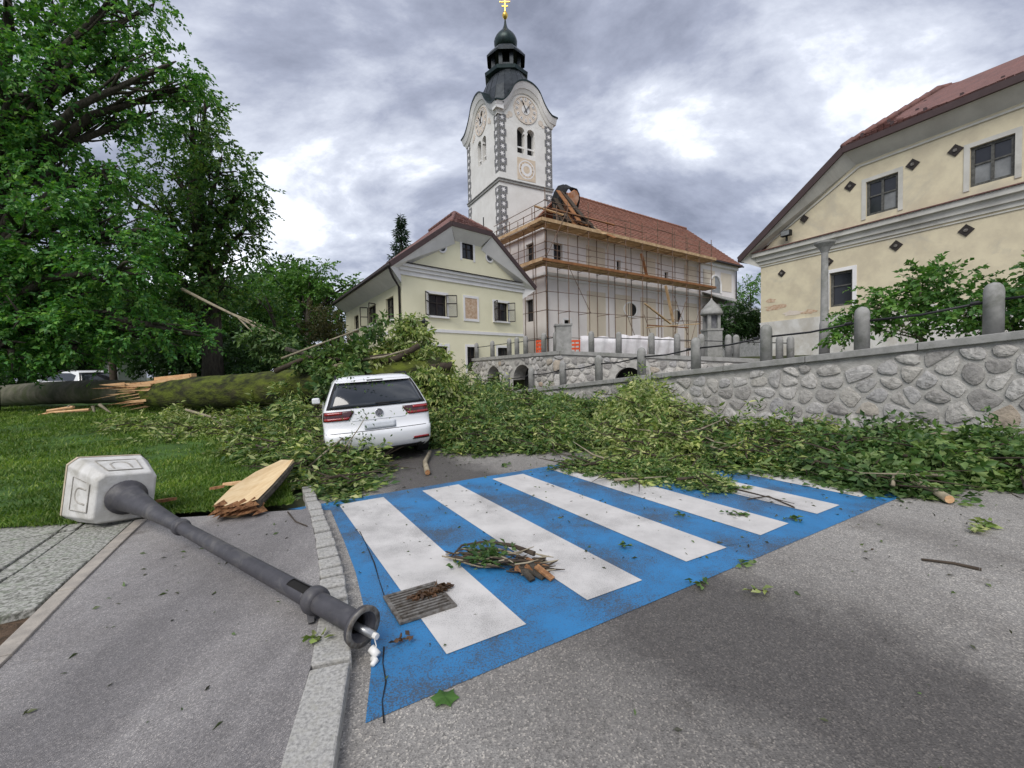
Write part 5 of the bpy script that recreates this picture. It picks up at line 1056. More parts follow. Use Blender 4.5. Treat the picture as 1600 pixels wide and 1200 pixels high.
# tube with an open hatch: sectors left out between two rings
S_ = MB(); n = 24; prof = [(.0, .088*LR_), (.42, .088*LR_), (.66, .082*LR_), (Lc-1.35, .074*LR_)]; V = []
for t, r in prof: V += [lp(t, r*math.cos(2*math.pi*k/n), r*math.sin(2*math.pi*k/n)) for k in range(n)]
S_.add(V, [(i*n+k, i*n+(k+1) % n, (i+1)*n+(k+1) % n, (i+1)*n+k) for i in range(3) for k in range(n) if not (i == 1 and 5 <= k <= 8)]); ob('shaft', S_, M['lampgrey'], fp, smooth=True, fix=False)
turned('shaft_lining', [(.02, .078), (1.2, .072)], M['lampin'])
fg = turned('flange', [(.0, .086), (-.02, .09), (-.022, .155), (-.05, .16), (-.055, .12), (-.03, .10), (.0, .078)], M['lampgrey'])
turned('flange_rim', [(-.056, .118), (-.06, .158), (-.05, .162)], M['iron'], parent=fg)
turned('collar', [(.36, .088), (.365, .112), (.39, .122), (.42, .122), (.445, .112), (.45, .088)], M['lampgrey'])
t0 = Lc-1.38
turned('collar', [(t0-.02, .074), (t0-.015, .092), (t0+.01, .10), (t0+.04, .10), (t0+.06, .09), (t0+.065, .078)], M['lampgrey'])
turned('cone', [(t0+.05, .076), (t0+.3, .085), (t0+.7, .112), (Lc-.22, .165), (Lc-.06, .20), (Lc-.05, .245), (Lc-.01, .25), (Lc, .24), (Lc, .02)], M['lampgrey'])
# lantern head: square body flaring out, then a chamfered cap; turned about its axis
S_ = MB(); V = []; hp = [(Lc+.005, .235), (Lc+.03, .25), (Lc+.58, .335), (Lc+.64, .335), (Lc+.90, .21), (Lc+.92, .19)]; rot_ = R(-7)
def hq(t, x, y): return lp(t, x*math.cos(rot_)-y*math.sin(rot_), x*math.sin(rot_)+y*math.cos(rot_))
HB = []
for t, r in hp:
    c_ = r*.22
    for x, y in ((r, -r+c_), (r, r-c_), (r-c_, r), (-r+c_, r), (-r, r-c_), (-r, -r+c_), (-r+c_, -r), (r-c_, -r)): HB.append(hq(t, x, y))
mnz = min(q[2] for q in HB); 
S_.add(HB, [(i*8+k, i*8+(k+1) % 8, (i+1)*8+(k+1) % 8, (i+1)*8+k) for i in range(len(hp)-1) for k in range(8)]+[tuple(range(8))[::-1], tuple(range(40, 48))]); hdob = ob('lantern_head', S_, M['lampwhite'], fp, bevel=.012)
print('head min z', mnz)
turned_rim = MB(); V = []
for t, e_ in ((Lc+.585, .005), (Lc+.64, .005)):
    r = .335+e_; c_ = r*.22
    for x, y in ((r, -r+c_), (r, r-c_), (r-c_, r), (-r+c_, r), (-r, r-c_), (-r, -r+c_), (-r+c_, -r), (r-c_, -r)): V.append(hq(t, x, y))
turned_rim.add(V, [(k, (k+1) % 8, 8+(k+1) % 8, 8+k) for k in range(8)]); ob('head_rim', turned_rim, M['lamprim'], hdob)
for sx_, sy_ in ((1, 0), (-1, 0), (0, 1), (0, -1)):       # framed arched openings, painted over, on every side
    def face(t, u, o):
        r = .25+(t-Lc-.03)/.55*.085+o; return hq(t, sx_*r+(0 if sx_ else u), sy_*r+(0 if sy_ else u))
    S_ = MB(); S_.add([face(Lc+a, b, .004) for a, b in ((.10, -.14), (.10, .14), (.43, .17), (.43, -.17))], [(0, 1, 2, 3)]); pn_ = ob('side_panel', S_, M['lampwhite'], hdob, fix=False)
    S_ = MB(); S_.tube([face(Lc+a, b, .008) for a, b in ((.10, -.14), (.10, .14), (.43, .17), (.43, -.17), (.10, -.14))], .005, 5); ob('panel_edge', S_, M['lampdirt'], pn_)
    S_ = MB(); pts = [(.16, -.075)]+[(.29+.075*math.sin(t), -.075*math.cos(t)) for t in np.linspace(0, math.pi, 9)]+[(.16, .075)]
    S_.tube([face(Lc+a, b, -.004) for a, b in pts], .014, 6); ob('arch_relief', S_, M['lampdirt'], pn_)
# feet, conduit and wires hanging from the base
S_ = MB(); p_ = lp(.40, -.04, -.06); S_.beam(p_, (p_[0]+.02, p_[1]-.03, KZ+.005), .03, .045); ob('support_leg', S_, M['lampgrey'], fp)
S_ = MB(); p_ = lp(.40, .03, -.075); S_.tube([p_, p_+np.array((.0, -.01, -.06))], .03, 8); ob('bolt', S_, M['lampgrey'], fp)
S_ = MB(); S_.tube([lp(.12, .0, -.02), lp(-.10, .03, -.045)], .022, 10); ob('conduit', S_, M['steel'], fp, smooth=True)
e_ = lp(-.10, .03, -.045); S_ = MB(); S_.tube([e_, e_-ax*.03], .017, 8); ob('cable_end', S_, M['wire'], fp)
S_ = MB(); S_.tube([e_, e_+np.array((.02, -.02, -.05)), e_+np.array((.015, -.03, -.10)), e_+np.array((.02, -.03, -.14)), (e_[0]+.01, e_[1]-.05, .02)], .003, 5); ob('cable', S_, M['wire'], fp)
c = e_+np.array((.01, -.03, -.075)); S_ = MB(); S_.tube([c+np.array((-.02, .01, .012)), c+np.array((.025, -.015, -.014))], .022, 12); ob('lamp_socket', S_, M['wire'], fp, smooth=True)
S_ = MB(); S_.tube([(e_[0]+.01, e_[1]-.05, .018), (e_[0]+.03, e_[1]-.07, .018), (e_[0]+.02, e_[1]-.10, .016)], [.02, .017, .013], 8); ob('connector', S_, M['wire'], fp, smooth=True)
# ------------------------------------------------------------------ fallen tree
ft = empty('fallen_tree', A(230, 640, 14.3), 'huge mossy tree trunk snapped and lying across the white car', 'tree')
def taper(spec, n=9):
    P = [A(x, y, Y) for x, y, Y, r in spec]; r_ = [q[3] for q in spec]; t = np.linspace(0, len(P)-1, (len(P)-1)*n+1); k = np.arange(len(P))
    return [np.array([np.interp(s, k, [p[i] for p in P]) for i in range(3)]) for s in t], [float(np.interp(s, k, r_)) for s in t]
P_, r_ = taper([(-90, 622, 21, .46), (0, 619, 19, .46), (80, 614, 17.2, .46), (150, 612, 16.2, .45), (250, 612, 14.9, .36)], 7); S_ = MB(); S_.tube(P_, r_, 18, jit=.03); ob('trunk_base', S_, M['greybark'], ft, smooth=True)
P_, r_ = taper([(196, 617, 14.9, .30), (245, 616, 14.1, .43), (310, 614, 13.1, .48), (400, 609, 12.0, .48), (500, 602, 11.2, .46), (600, 590, 11.1, .40), (690, 576, 11.2, .30)], 8); S_ = MB(); S_.tube(P_, r_, 20, jit=.035); ob('trunk', S_, M['moss'], ft, smooth=True)
for k in range(54):                    # splinters at the break
    x0 = random.uniform(165, 285); y0 = 594+random.uniform(0, 32)+(300-x0)*.05; l_ = random.uniform(25, 75)*(1 if x0 < 260 else .6); sl = random.uniform(-.55, .35)
    Y = 14.1+random.uniform(-.6, .4); p_ = A(x0+l_*.55, y0-l_*.06-sl*l_*.2, Y); q_ = A(x0-l_*.45, y0+sl*l_*.5*(-1), Y-.1)
    S_ = MB(); w_ = random.uniform(.02, .15); d_ = q_-p_; nrm_ = np.array((0, 0, 1.)); S_.add([p_-nrm_*w_*.5, p_+nrm_*w_*.5, p_+np.array((0, .08, 0)), q_], [(0, 1, 3), (1, 2, 3), (2, 0, 3), (0, 2, 1)]); ob('splinter', S_, M['wood'] if random.random() < .72 else M['splitwood'], ft)
for x0, y0, x1, y1 in ((225, 600, 300, 588), (245, 592, 303, 586)):
    S_ = MB(); S_.beam(A(x0, y0, 13.9), A(x1, y1, 13.3), .16, .10); ob('splinter', S_, M['wood'], ft)
for pts in (((140, 640), (80, 645), (45, 652)), ((115, 636), (75, 642), (72, 655), (85, 668)), ((145, 634), (150, 655)), ((155, 632), (180, 650)), ((110, 634), (95, 645))):
    S_ = MB(); S_.tube([A(x, y, 13.6) for x, y in pts], [.05]*(len(pts)-1)+[.012], 6); ob('splinter', S_, M['wood'] if len(pts) > 2 else M['palebark'], ft)
for pts, r0 in ((((600, 590), (660, 575), (706, 572)), .15), (((600, 595), (650, 590), (702, 588)), .12), (((610, 600), (660, 598), (685, 606)), .10), (((570, 575), (620, 560), (655, 540)), .10)):
    S_ = MB(); S_.tube([A(x, y, 11.0) for x, y in pts], [r0, r0*.85, r0*.75], 10, jit=.06); ob('limb', S_, M['darktwig'], ft, smooth=True)
for pts, r0, m_ in ((((500, 578), (560, 562), (600, 557), (640, 545)), .05, 'palebark'), (((430, 580), (480, 558), (545, 562), (610, 553)), .07, 'darktwig'), (((440, 560), (520, 530), (560, 515)), .03, 'palebark'), (((290, 640), (360, 660), (420, 678)), .03, 'palebark'), (((300, 668), (360, 665), (440, 658)), .03, 'darktwig')):
    S_ = MB(); S_.tube([A(x, y, 10.7) for x, y in pts], [r0*(1-.22*i) for i in range(len(pts))], 7); ob('limb', S_, M[m_], ft, smooth=True)
def heap_blobs(spec, dens, rad, k, leaf, m, nm, parent, droop=.7, aspect=.42):
    C_ = np.concatenate([blob_points(A(x, y, Y), (r, r*.9, r*zz_), int(dens*r*r), .5) for x, y, Y, r, zz_ in spec]); P, D = clumps(C_, rad*(.6+.8*rng.random(len(C_))), k, droop); return leaf_mesh(nm, P, D, leaf*(.6+.8*rng.random(len(P))), aspect, m, parent)
heap_blobs([(640, 530, 11.8, .62, .9), (625, 560, 11.6, .75, .8), (655, 570, 11.4, .65, .8), (685, 585, 11.3, .5, .8), (680, 562, 11.6, .4, .7), (590, 565, 11.2, .5, .5), (550, 562, 11.2, .35, .5), (640, 505, 12, .35, .9), (660, 610, 10.6, .7, .8), (690, 620, 10.8, .7, .9)], 420, .17, 16, .14, M['leafF'], 'crown', ft)
heap_blobs([(510, 590, 10.4, .35, 1.1), (540, 600, 9.6, .3, .7), (545, 575, 10.4, .35, .6), (560, 545, 10.8, .25, 1.0), (585, 520, 11, .22, .8), (600, 500, 11, .2, .6), (500, 560, 10.8, .35, .4), (480, 570, 11, .3, .4), (530, 550, 10.8, .3, .6)], 330, .16, 14, .15, M['leafG'], 'crown', ft, .4, .6)
# ------------------------------------------------------------------ branch heaps on the ground
def gh(nm, label, mounds, dens, m, leaf=.135, k=11, aspect=.36, twig=40, rad=.19, group='heaps of fallen branches', droop=.5, m2=None):
    t_ = empty(nm, G(mounds[0][0], mounds[0][1]), label, 'branches', group); C_ = []; O_ = []; tw_ = MB()
    for px, py, r, h in mounds:
        c = G(px, py); n = int(dens*r*r*3.9); u = np.sqrt(rng.random(n))*r; a = rng.random(n)*2*math.pi; x = c[0]+u*np.cos(a)*1.15; y = c[1]+u*np.sin(a); z0 = 0
        hh = h*1.3*np.sqrt(np.clip(1-(u/r)**2, .03, 1))*(.8+.25*np.sin(x*6.1+y*3.3)+.2*np.sin(y*9.7-x*4)); z = np.maximum(.03, hh*(rng.random(n)**.55)); C_.append(np.stack([x, y, z], 1)); O_.append(np.stack([np.cos(a)*u/r, np.sin(a)*u/r-.25, .25+0*u], 1))
        for _ in range(int(twig*r)):
            a0 = random.random()*6.28; p_ = np.array((c[0]+r*random.uniform(-.8, .8), c[1]+r*random.uniform(-.8, .8), .03+h*random.random()*.9)); d_ = np.array((math.cos(a0), math.sin(a0), random.uniform(-.25, .35)))*random.uniform(.3, .9); d_[2] = max(d_[2], .02-p_[2]); tw_.tube([p_, p_+d_*.5+rng.normal(size=3)*.03, p_+d_], [.014, .010, .003], 5)
    C_ = np.concatenate(C_); O_ = np.concatenate(O_); P, D = sprays(C_, O_, rad*2.2*(.5+.9*rng.random(len(C_))), k, droop); P[:, 2] = np.maximum(P[:, 2], .012+.02*rng.random(len(P))); D[:, 2] = np.where(P[:, 2] < .12, np.abs(D[:, 2])*.25, D[:, 2])
    if m2:
        s_ = rng.random(len(P)) < .45; sz = leaf*(.35+.95*rng.random(len(P))**1.3); leaf_mesh('leaves', P[s_], D[s_], sz[s_], aspect, m, t_); leaf_mesh('leaves', P[~s_], D[~s_], sz[~s_], aspect, m2, t_)
    else: leaf_mesh('leaves', P, D, leaf*(.6+.8*rng.random(len(P))), aspect, m, t_)
    ob('twigs', tw_, M['darktwig'], t_, kind='stuff')
    for _ in range(len(mounds)):
        px, py, r, h = random.choice(mounds); c = G(px, py); a0 = random.random()*6.28; p_ = np.array((c[0]+r*random.uniform(-.7, .7), c[1]+r*random.uniform(-.7, .3), h*random.uniform(.5, .95)+.03)); d_ = np.array((math.cos(a0), math.sin(a0)*.5, random.uniform(.0, .4)))*random.uniform(.5, 1.1); S_ = MB(); S_.tube([p_-d_*.5*np.array((1, 1, .3)), p_+rng.normal(size=3)*.05, p_+d_*.7], [.022, .016, .004], 6); ob('bough', S_, M[random.choice(('palebark', 'darktwig'))], t_, smooth=True)
    return t_
gh('branch_heap', 'tall tangle of leafy branches between the white car and the lower wall', [(705, 668, .8, 1.2), (730, 690, .75, .75), (700, 690, .55, .8), (760, 675, 1.0, .85), (740, 650, 1.1, 1.3), (790, 660, 1.2, .9), (800, 690, .8, .55), (760, 702, .5, .35)], 210, M['leafF'], m2=M['leafG'])
gh('branch_heap', 'low spread of leafy branches along the foot of the wall beyond the crossing', [(850, 680, .9, .55), (840, 655, 1.3, .7), (890, 665, 1.1, .6), (900, 690, .75, .4), (930, 660, 1.0, .6), (855, 700, .5, .28), (950, 690, .6, .4)], 210, M['leafF'], m2=M['leafG'])
gh('branch_heap', 'highest leafy branch heap against the stone wall behind the crossing stripes', [(1000, 680, .75, 1.0), (1020, 690, .65, .95), (985, 700, .5, .65), (1050, 690, .6, .65), (1000, 715, .45, .5), (1040, 720, .45, .42), (1010, 665, .7, 1.1)], 300, M['leafF'], m2=M['leafF'])
gh('branch_heap', 'long heap of leafy branches right of the tallest heap under the wall', [(1090, 700, .65, .5), (1140, 705, .6, .45), (1190, 708, .6, .42), (1110, 722, .4, .3), (1165, 728, .35, .25), (1220, 728, .4, .3), (1240, 705, .6, .5), (1280, 715, .55, .5)], 300, M['leafF'], m2=M['leafG'])
gh('branch_heap', 'dark leafy branch heap at the right end of the crossing', [(1300, 735, .42, .4), (1340, 725, .55, .5), (1390, 735, .5, .45), (1440, 745, .45, .42), (1400, 715, .6, .5), (1470, 730, .6, .45), (1530, 745, .5, .4), (1590, 750, .5, .38), (1560, 725, .6, .42), (1330, 752, .3, .2), (1395, 762, .3, .2)], 340, M['leafG'], .12, aspect=.55, m2=M['leafG'])
gh('branch_heap', 'flat leafy branch lying over the white crossing stripes', [(930, 728, .30, .12), (970, 738, .34, .16), (1010, 735, .38, .22), (1050, 742, .36, .18), (1080, 752, .30, .12), (1110, 760, .22, .08), (1000, 752, .2, .06), (900, 732, .2, .07)], 330, M['leafF'], .085, 13, twig=12, rad=.11, m2=M['leafG'])
gh('branch_heap', 'leafy branches piled on the left side of the white car', [(500, 690, .55, .95), (470, 680, .8, 1.0), (505, 672, .5, 1.0), (440, 672, .9, .8), (480, 705, .6, .75), (508, 716, .35, .65), (522, 728, .28, .45), (500, 668, .5, .9), (450, 690, .8, .6), (510, 730, .4, .42), (540, 742, .36, .32), (490, 745, .4, .32), (555, 728, .25, .3), (440, 720, .5, .35), (530, 765, .26, .18)], 300, M['leafG'], m2=M['leafF'])
gh('branch_heap', 'pale leafy branches strewn on the lawn below the trunk', [(230, 690, .8, .55), (290, 680, .9, .55), (340, 690, .8, .45), (400, 690, .8, .5), (380, 712, .5, .3), (260, 705, .5, .35), (200, 680, .6, .4), (420, 675, 1.0, .6), (330, 665, 1.2, .6)], 190, M['leafF'], m2=M['leafF'])
# ------------------------------------------------------------------ standing trees
def B(spec, Y): return [(A(x, y, Y+dy), (r*Y/FPX, r*Y/FPX*.9, r*Y/FPX*.85)) for x, y, r, dy in spec]
lz0 = lambda x, y: (x, y, float(lawn_z(x, y))-.05)
tree('broadleaf_tree', lz0(-18.6, 14.6), B([(-60, 420, 90, -1), (60, 500, 70, -1), (180, 490, 62, 0), (215, 360, 48, 0), (90, 260, 60, 0), (-20, 210, 80, 0), (170, 265, 42, 0), (20, 550, 50, -1), (120, 545, 45, 0), (230, 520, 50, 0), (290, 520, 40, 0), (10, 20, 95, 0), (95, 10, 70, 1), (175, 5, 62, 0), (225, 15, 40, 1), (20, 130, 85, -1), (110, 100, 60, 0), (185, 90, 55, 1), (255, 105, 48, 0), (295, 135, 40, 1), (40, 225, 75, 0), (-40, 300, 90, 0), (70, 330, 85, -1), (20, 420, 95, 0), (120, 400, 75, 0), (190, 420, 60, -1), (100, 480, 65, 0), (-30, 500, 90, 0), (150, 330, 45, 0), (150, 190, 48, 1), (230, 180, 45, 1)], 15.), .55, M['leafA'], 'tallest broad tree at the left edge reaching out of the picture', leaf=.15, dens=23, k=22, crad=.36, twigs=8)
tree('broadleaf_tree', lz0(-14.6, 21.), B([(300, 200, 55, 0), (345, 250, 52, 0), (375, 300, 48, 0), (395, 345, 35, 0), (330, 320, 65, 0), (270, 260, 55, 1), (250, 330, 60, 0), (300, 390, 60, 0), (360, 380, 42, 0), (230, 400, 60, 0), (190, 300, 45, 1), (270, 460, 62, 0), (200, 470, 60, 0), (340, 450, 50, 0), (320, 160, 30, 0)], 20.5), .45, M['leafB'], 'round crowned dark tree right of the tallest tree, leaning over the trunk', leaf=.18, dens=24, k=22, crad=.45, twigs=8)
tree('broadleaf_tree', (-15, 31, .3), B([(470, 450, 45, 0), (500, 440, 36, 0), (440, 435, 32, 0), (530, 460, 30, 0), (480, 490, 50, 1), (430, 480, 45, 0), (530, 500, 32, 0), (545, 445, 16, 0)], 33.), .35, M['leafC'], 'bright green rounded tree just left of the yellow house', leaf=.26, dens=34, k=24, crad=.7, twigs=3)
tree('broadleaf_tree', (-13, 26, .3), B([(400, 465, 45, 0), (370, 500, 50, 0), (420, 520, 45, 0), (450, 545, 40, 0), (340, 540, 50, 0), (390, 555, 45, 0)], 27.), .25, M['leafB'], 'lower leafy tree between the round crown and the bright green tree', leaf=.22, dens=34, k=24, crad=.6, twigs=3)
tree('shrub', (-11.5, 27.5, .3), B([(508, 500, 32, 0), (500, 540, 36, 0), (525, 530, 24, 0)], 28.5), .1, M['leafBrown'], 'brownish shrub by the side wall of the yellow house', 'shrub', leaf=.14, dens=40, k=22, crad=.45, twigs=5)
for i, (x, y, r, Y, lb_) in enumerate(((40, 560, 60, 24., 'dark shrub at the far left under the tallest tree'), (130, 545, 45, 27, 'dark shrub left of the thin trunk behind the broken stump'), (255, 545, 50, 26, 'dark shrub behind the splintered break of the trunk'), (330, 560, 45, 25, 'dark shrub behind the mossy trunk, left of the hanging limb'), (420, 570, 40, 22, 'dark shrub behind the mossy trunk, nearest the white car'))):
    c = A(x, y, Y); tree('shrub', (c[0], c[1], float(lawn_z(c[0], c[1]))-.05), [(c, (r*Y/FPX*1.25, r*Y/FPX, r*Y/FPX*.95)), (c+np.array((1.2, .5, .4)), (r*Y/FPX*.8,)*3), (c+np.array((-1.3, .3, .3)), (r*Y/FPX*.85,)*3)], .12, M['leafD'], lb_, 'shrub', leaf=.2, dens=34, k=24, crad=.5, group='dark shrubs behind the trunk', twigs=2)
# background wood closing the view behind the trees
Cw = []
for k in range(150):
    px = random.uniform(-330, 540); Y = random.uniform(38, 48); c = A(px, random.uniform(430, 570), Y); Cw.append(blob_points(c, (2.6, 2, 2.2), 46, .5))
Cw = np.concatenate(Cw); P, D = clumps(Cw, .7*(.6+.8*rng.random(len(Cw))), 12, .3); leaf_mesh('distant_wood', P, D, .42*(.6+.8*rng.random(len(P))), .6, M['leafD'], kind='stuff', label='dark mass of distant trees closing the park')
tr = MB(); c = A(176, 590, 22.); tr = empty('young_tree', (c[0], c[1], float(lawn_z(c[0], c[1]))), 'thin dark tree trunk standing between the parked car and the shed', 'tree')
S_ = MB(); S_.tube([(c[0], c[1], 0), (c[0]+.05, c[1], 1.5), (c[0]-.05, c[1], 4.5)], [.2, .16, .1], 9); ob('trunk', S_, M['darktwig'], tr, smooth=True)
Cb = blob_points(np.array((c[0], c[1], 5.6)), (1.8, 1.8, 1.5), 260, .5); P, D = clumps(Cb, .45, 22, .3); leaf_mesh('crown', P, D, .17*(.7+.6*rng.random(len(P))), .6, M['leafB'], tr)
# shed glimpsed under the trees
c = A(150, 592, 27.); shd = empty('shed', (c[0], c[1], .3), 'brown wooden shed with a pale corner glimpsed under the trees', 'shed')
S_ = MB(); S_.box(c[0]-1.4, c[0]+.55, c[1], c[1]+2, .2, 2.7); ob('wall', S_, M['fresco'], shd); S_ = MB(); S_.box(c[0]+.56, c[0]+1.5, c[1]-.1, c[1]+2, .2, 2.6); ob('wall', S_, M['trim'], shd); S_ = MB(); S_.slab([(c[0]-1.7, c[1]-.4, 2.7), (c[0]+1.7, c[1]-.4, 2.7), (c[0]+1.7, c[1]+2.2, 3.2), (c[0]-1.7, c[1]+2.2, 3.2)], (0, 0, .12)); ob('roof', S_, M['brownroof'], shd)
# hanging broken limb
bb_ = empty('broken_limb', A(470, 560, 13.5), 'long pale broken limb slanting down from the trees to the trunk', 'branch')
for pts, r0 in ((((285, 452), (330, 475), (375, 497), (430, 528)), .062), (((400, 512), (440, 545), (478, 556)), .052), (((370, 494), (395, 520), (415, 532)), .03), (((385, 500), (420, 535)), .025), (((355, 487), (400, 505), (440, 522)), .03)):
    S_ = MB(); S_.tube([A(x, y, 15.5-1.6*(x-285)/190) for x, y in pts], [r0*(1-.2*i) for i in range(len(pts))], 8, jit=.08); ob('limb' if r0 > .05 else 'twig', S_, M['palebark'], bb_, smooth=True)
S_ = MB(); S_.tube([A(448, 545, 12.6), A(470, 552, 12.4), A(488, 556, 12.3)], [.06, .05, .02], 8, jit=.3); ob('torn_end', S_, M['bark'], bb_)
Cb = np.concatenate([blob_points(A(x, y, 13.6), (r,)*3, 70, .5) for x, y, r in ((430, 540, .5), (400, 530, .45), (460, 575, .5), (520, 575, .3), (480, 560, .3))]); P, D = clumps(Cb, .2, 14, .4); leaf_mesh('leaves', P, D, .15*(.6+.8*rng.random(len(P))), .5, M['leafG'], bb_)
# spruce behind the house
c = A(628, 400, 44.); zt_ = zpix(c, 338); sp_ = empty('spruce_tree', (c[0], c[1], .2), 'dark spruce top showing above the yellow house roof', 'tree')
S_ = MB(); S_.tube([(c[0], c[1], 0), (c[0], c[1], zt_)], [.4, .03], 8); ob('trunk', S_, M['bark'], sp_)
n_ = 5200; hgt = rng.random(n_)**.8*zt_*.75; ang = np.floor(rng.random(n_)*9)/9*6.28+hgt*2.1+rng.normal(size=n_)*.16; rad_ = rng.random(n_)**.6*(.2+hgt*.27)*(.75+.3*np.sin(hgt*5.1)); P = np.stack([c[0]+rad_*np.cos(ang), c[1]+rad_*np.sin(ang), zt_-hgt-rad_*.28+rng.normal(size=n_)*.06], 1); D = np.stack([np.cos(ang), np.sin(ang), -.35+.4*rng.normal(size=n_)], 1)+rng.normal(size=(n_, 3))*.4; leaf_mesh('crown', P, D, .32+.3*rng.random(n_), .22, M['needle'], sp_)
# dark clipped evergreen near the shrine, far tree, shrub behind the posts
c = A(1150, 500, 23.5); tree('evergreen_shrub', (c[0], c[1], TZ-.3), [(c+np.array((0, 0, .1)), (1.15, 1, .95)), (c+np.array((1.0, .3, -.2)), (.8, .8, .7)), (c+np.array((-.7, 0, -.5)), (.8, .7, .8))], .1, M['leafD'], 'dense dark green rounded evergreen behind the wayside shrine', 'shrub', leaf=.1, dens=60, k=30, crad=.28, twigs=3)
c = A(1172, 455, 70.); tree('broadleaf_tree', (c[0], c[1], 1.5), [(A(1168, 452, 70), (2.3, 2, 1.9)), (A(1182, 440, 70), (1.8, 1.8, 1.8)), (A(1160, 462, 70), (2, 2, 1.6))], .3, M['leafC'], 'distant tree between the church and the ochre house', leaf=.35, dens=16, k=14, crad=.8, twigs=4)
bu = [(1330, 500, 22, 9.6, .9), (1370, 480, 40, 9.8, 1), (1430, 465, 45, 9.4, 1), (1480, 455, 45, 9.0, 1), (1420, 500, 35, 9.0, 1), (1510, 490, 35, 8.4, 1), (1455, 430, 28, 9.6, 1), (1340, 515, 25, 9.6, 1), (1310, 525, 18, 9.8, 1), (1575, 470, 45, 8.2, 1), (1600, 445, 40, 8.2, 1), (1590, 500, 30, 8, 1)]
c = A(1440, 520, 9.3); tree('fallen_bough', (c[0], c[1], 1.75), [(A(x, y, Y), (r*Y/FPX, r*Y/FPX, r*Y/FPX*.9)) for x, y, r, Y, _ in bu[:9]], .05, M['leafC'], 'leafy green bough lying behind the concrete posts on the right wall', 'branches', leaf=.11, dens=27, k=18, crad=.22, twigs=6, barkm=M['palebark'], droop=.3)
c = A(1590, 520, 8.1); tree('fallen_bough', (c[0], c[1], 1.9), [(A(x, y, Y), (r*Y/FPX, r*Y/FPX, r*Y/FPX*.9)) for x, y, r, Y, _ in bu[9:]], .04, M['leafB'], 'dark leafy bough at the right edge behind the nearest post', 'branches', leaf=.11, dens=28, k=18, crad=.2, twigs=5, barkm=M['palebark'], droop=.3)
# ------------------------------------------------------------------ wood and twigs on the ground
# split slab of fresh wood
sbw = empty('wood_slab', G(390, 790, KZ), 'large pale split slab of fresh wood lying at the lawn edge', 'wood')
S_ = MB(); ctr_ = [((368, 792), .21), ((395, 770), .22), ((424, 751), .18), ((452, 735), .07)]; V = []
for i, ((px, py), hw_) in enumerate(ctr_):
    c = G(px, py, .2); d_ = np.array((.86, .35, 0)); z_t = .22+.04*i
    for k, f_ in enumerate((-1, -.5, 0, .5, 1)):
        V.append((c[0]+d_[0]*hw_*f_, c[1]+d_[1]*hw_*f_, z_t+.03*f_*f_-.02*(k == 2))); 
    for k, f_ in enumerate((1, .6, 0, -.6, -1)): V.append((c[0]+d_[0]*hw_*f_*.95, c[1]+d_[1]*hw_*f_*.95, z_t-.05-.10*(1-f_*f_)))
V = [tuple(np.array(q)+rng.normal(size=3)*.012) for q in V]; S_.add(V, [(10*i+k, 10*i+10+k, 10*i+10+(k+1) % 10, 10*i+(k+1) % 10) for i in range(3) for k in range(10)]+[tuple(range(30, 40))]); ob('slab', S_, M['slabwood'], sbw); S_ = MB(); S_.tube([np.array(V[10*i+4])-np.array((0, 0, .05)) for i in range(4)], [.04, .045, .04, .02], 7, jit=.25); ob('bark_edge', S_, M['bark'], sbw)
S_ = MB(); c = G(362, 796, .17); nU = 15
for k in range(26):
    p_ = np.array(V[0])+(np.array(V[4])-np.array(V[0]))*random.random(); p_ = p_+np.array((.02, -.02, random.uniform(-.12, 0))); q_ = p_+np.array((random.uniform(-.06, .03), random.uniform(-.16, -.04), random.uniform(-.05, .03))); S_.add([p_+np.array((0, .1, .03)), p_+np.array((.05, .1, -.03)), p_+np.array((-.05, .1, -.03)), q_], [(0, 1, 3), (1, 2, 3), (2, 0, 3), (0, 2, 1)])
ob('torn_end', S_, M['splitwood'], sbw)
for px, py, l_, lb_ in ((366, 758, .16, 'small orange wood chip on the grass left of the split slab'), (258, 785, .12, 'orange wood chip on the grass between lantern head and slab'), (338, 765, .09, 'tiny wood chip on the lawn near the lamp cone')):
    c = G(px, py, .12); S_ = MB(); S_.slab([c+np.array((-l_, 0, 0)), c+np.array((0, -l_*.35, .01)), c+np.array((l_, .02, .02)), c+np.array((.02, l_*.4, .01))], (0, .01, .03)); ob('wood_chip', S_, M['splitwood'] if px != 366 else M['wood'], label=lb_, cat='wood chip')
# bundle of bark and twigs on the crossing
c0 = G(785, 885); bt = empty('bark_bundle', c0, 'dark bundle of bark, twigs and leaves on the crossing stripes', 'branches')
for k in range(120):
    f_ = random.uniform(-1, 1); a_ = c0+np.array((.38*f_+random.uniform(-.06, .06), -.10*f_+random.uniform(-.12, .12), .015+.10*random.random()*(1-f_*f_*.6))); d_ = np.array((random.uniform(.5, 1), random.uniform(-.6, .3), random.uniform(-.15, .25)))*random.uniform(.08, .26); d_[2] = max(d_[2], .01-a_[2]); S_ = MB(); S_.tube([a_-d_*.5*np.array((1, 1, 0)), a_+d_*.1, a_+d_*.6], [.006, .008, .003], 5); ob('twig', S_, M['darktwig'] if k % 3 else M['palebark'], bt)
bc = G(828, 893); 
for k in range(14):
    S_ = MB(); p_ = bc+np.array((random.uniform(-.12, .05), random.uniform(-.08, .08), random.uniform(.02, .1))); S_.beam(p_, p_+np.array((random.uniform(.08, .2), random.uniform(-.14, -.03), -p_[2]+.02)), .05, .018); ob('bark_piece', S_, M['splitwood'] if k % 2 else M['bark'], bt)
S_ = MB(); S_.tube([G(703, 872, .02), G(722, 852, .05), G(760, 846, .07), G(800, 852, .09), G(835, 865, .08)], [.006, .010, .013, .018, .022], 7, jit=.1); ob('branch', S_, M['darktwig'], bt)
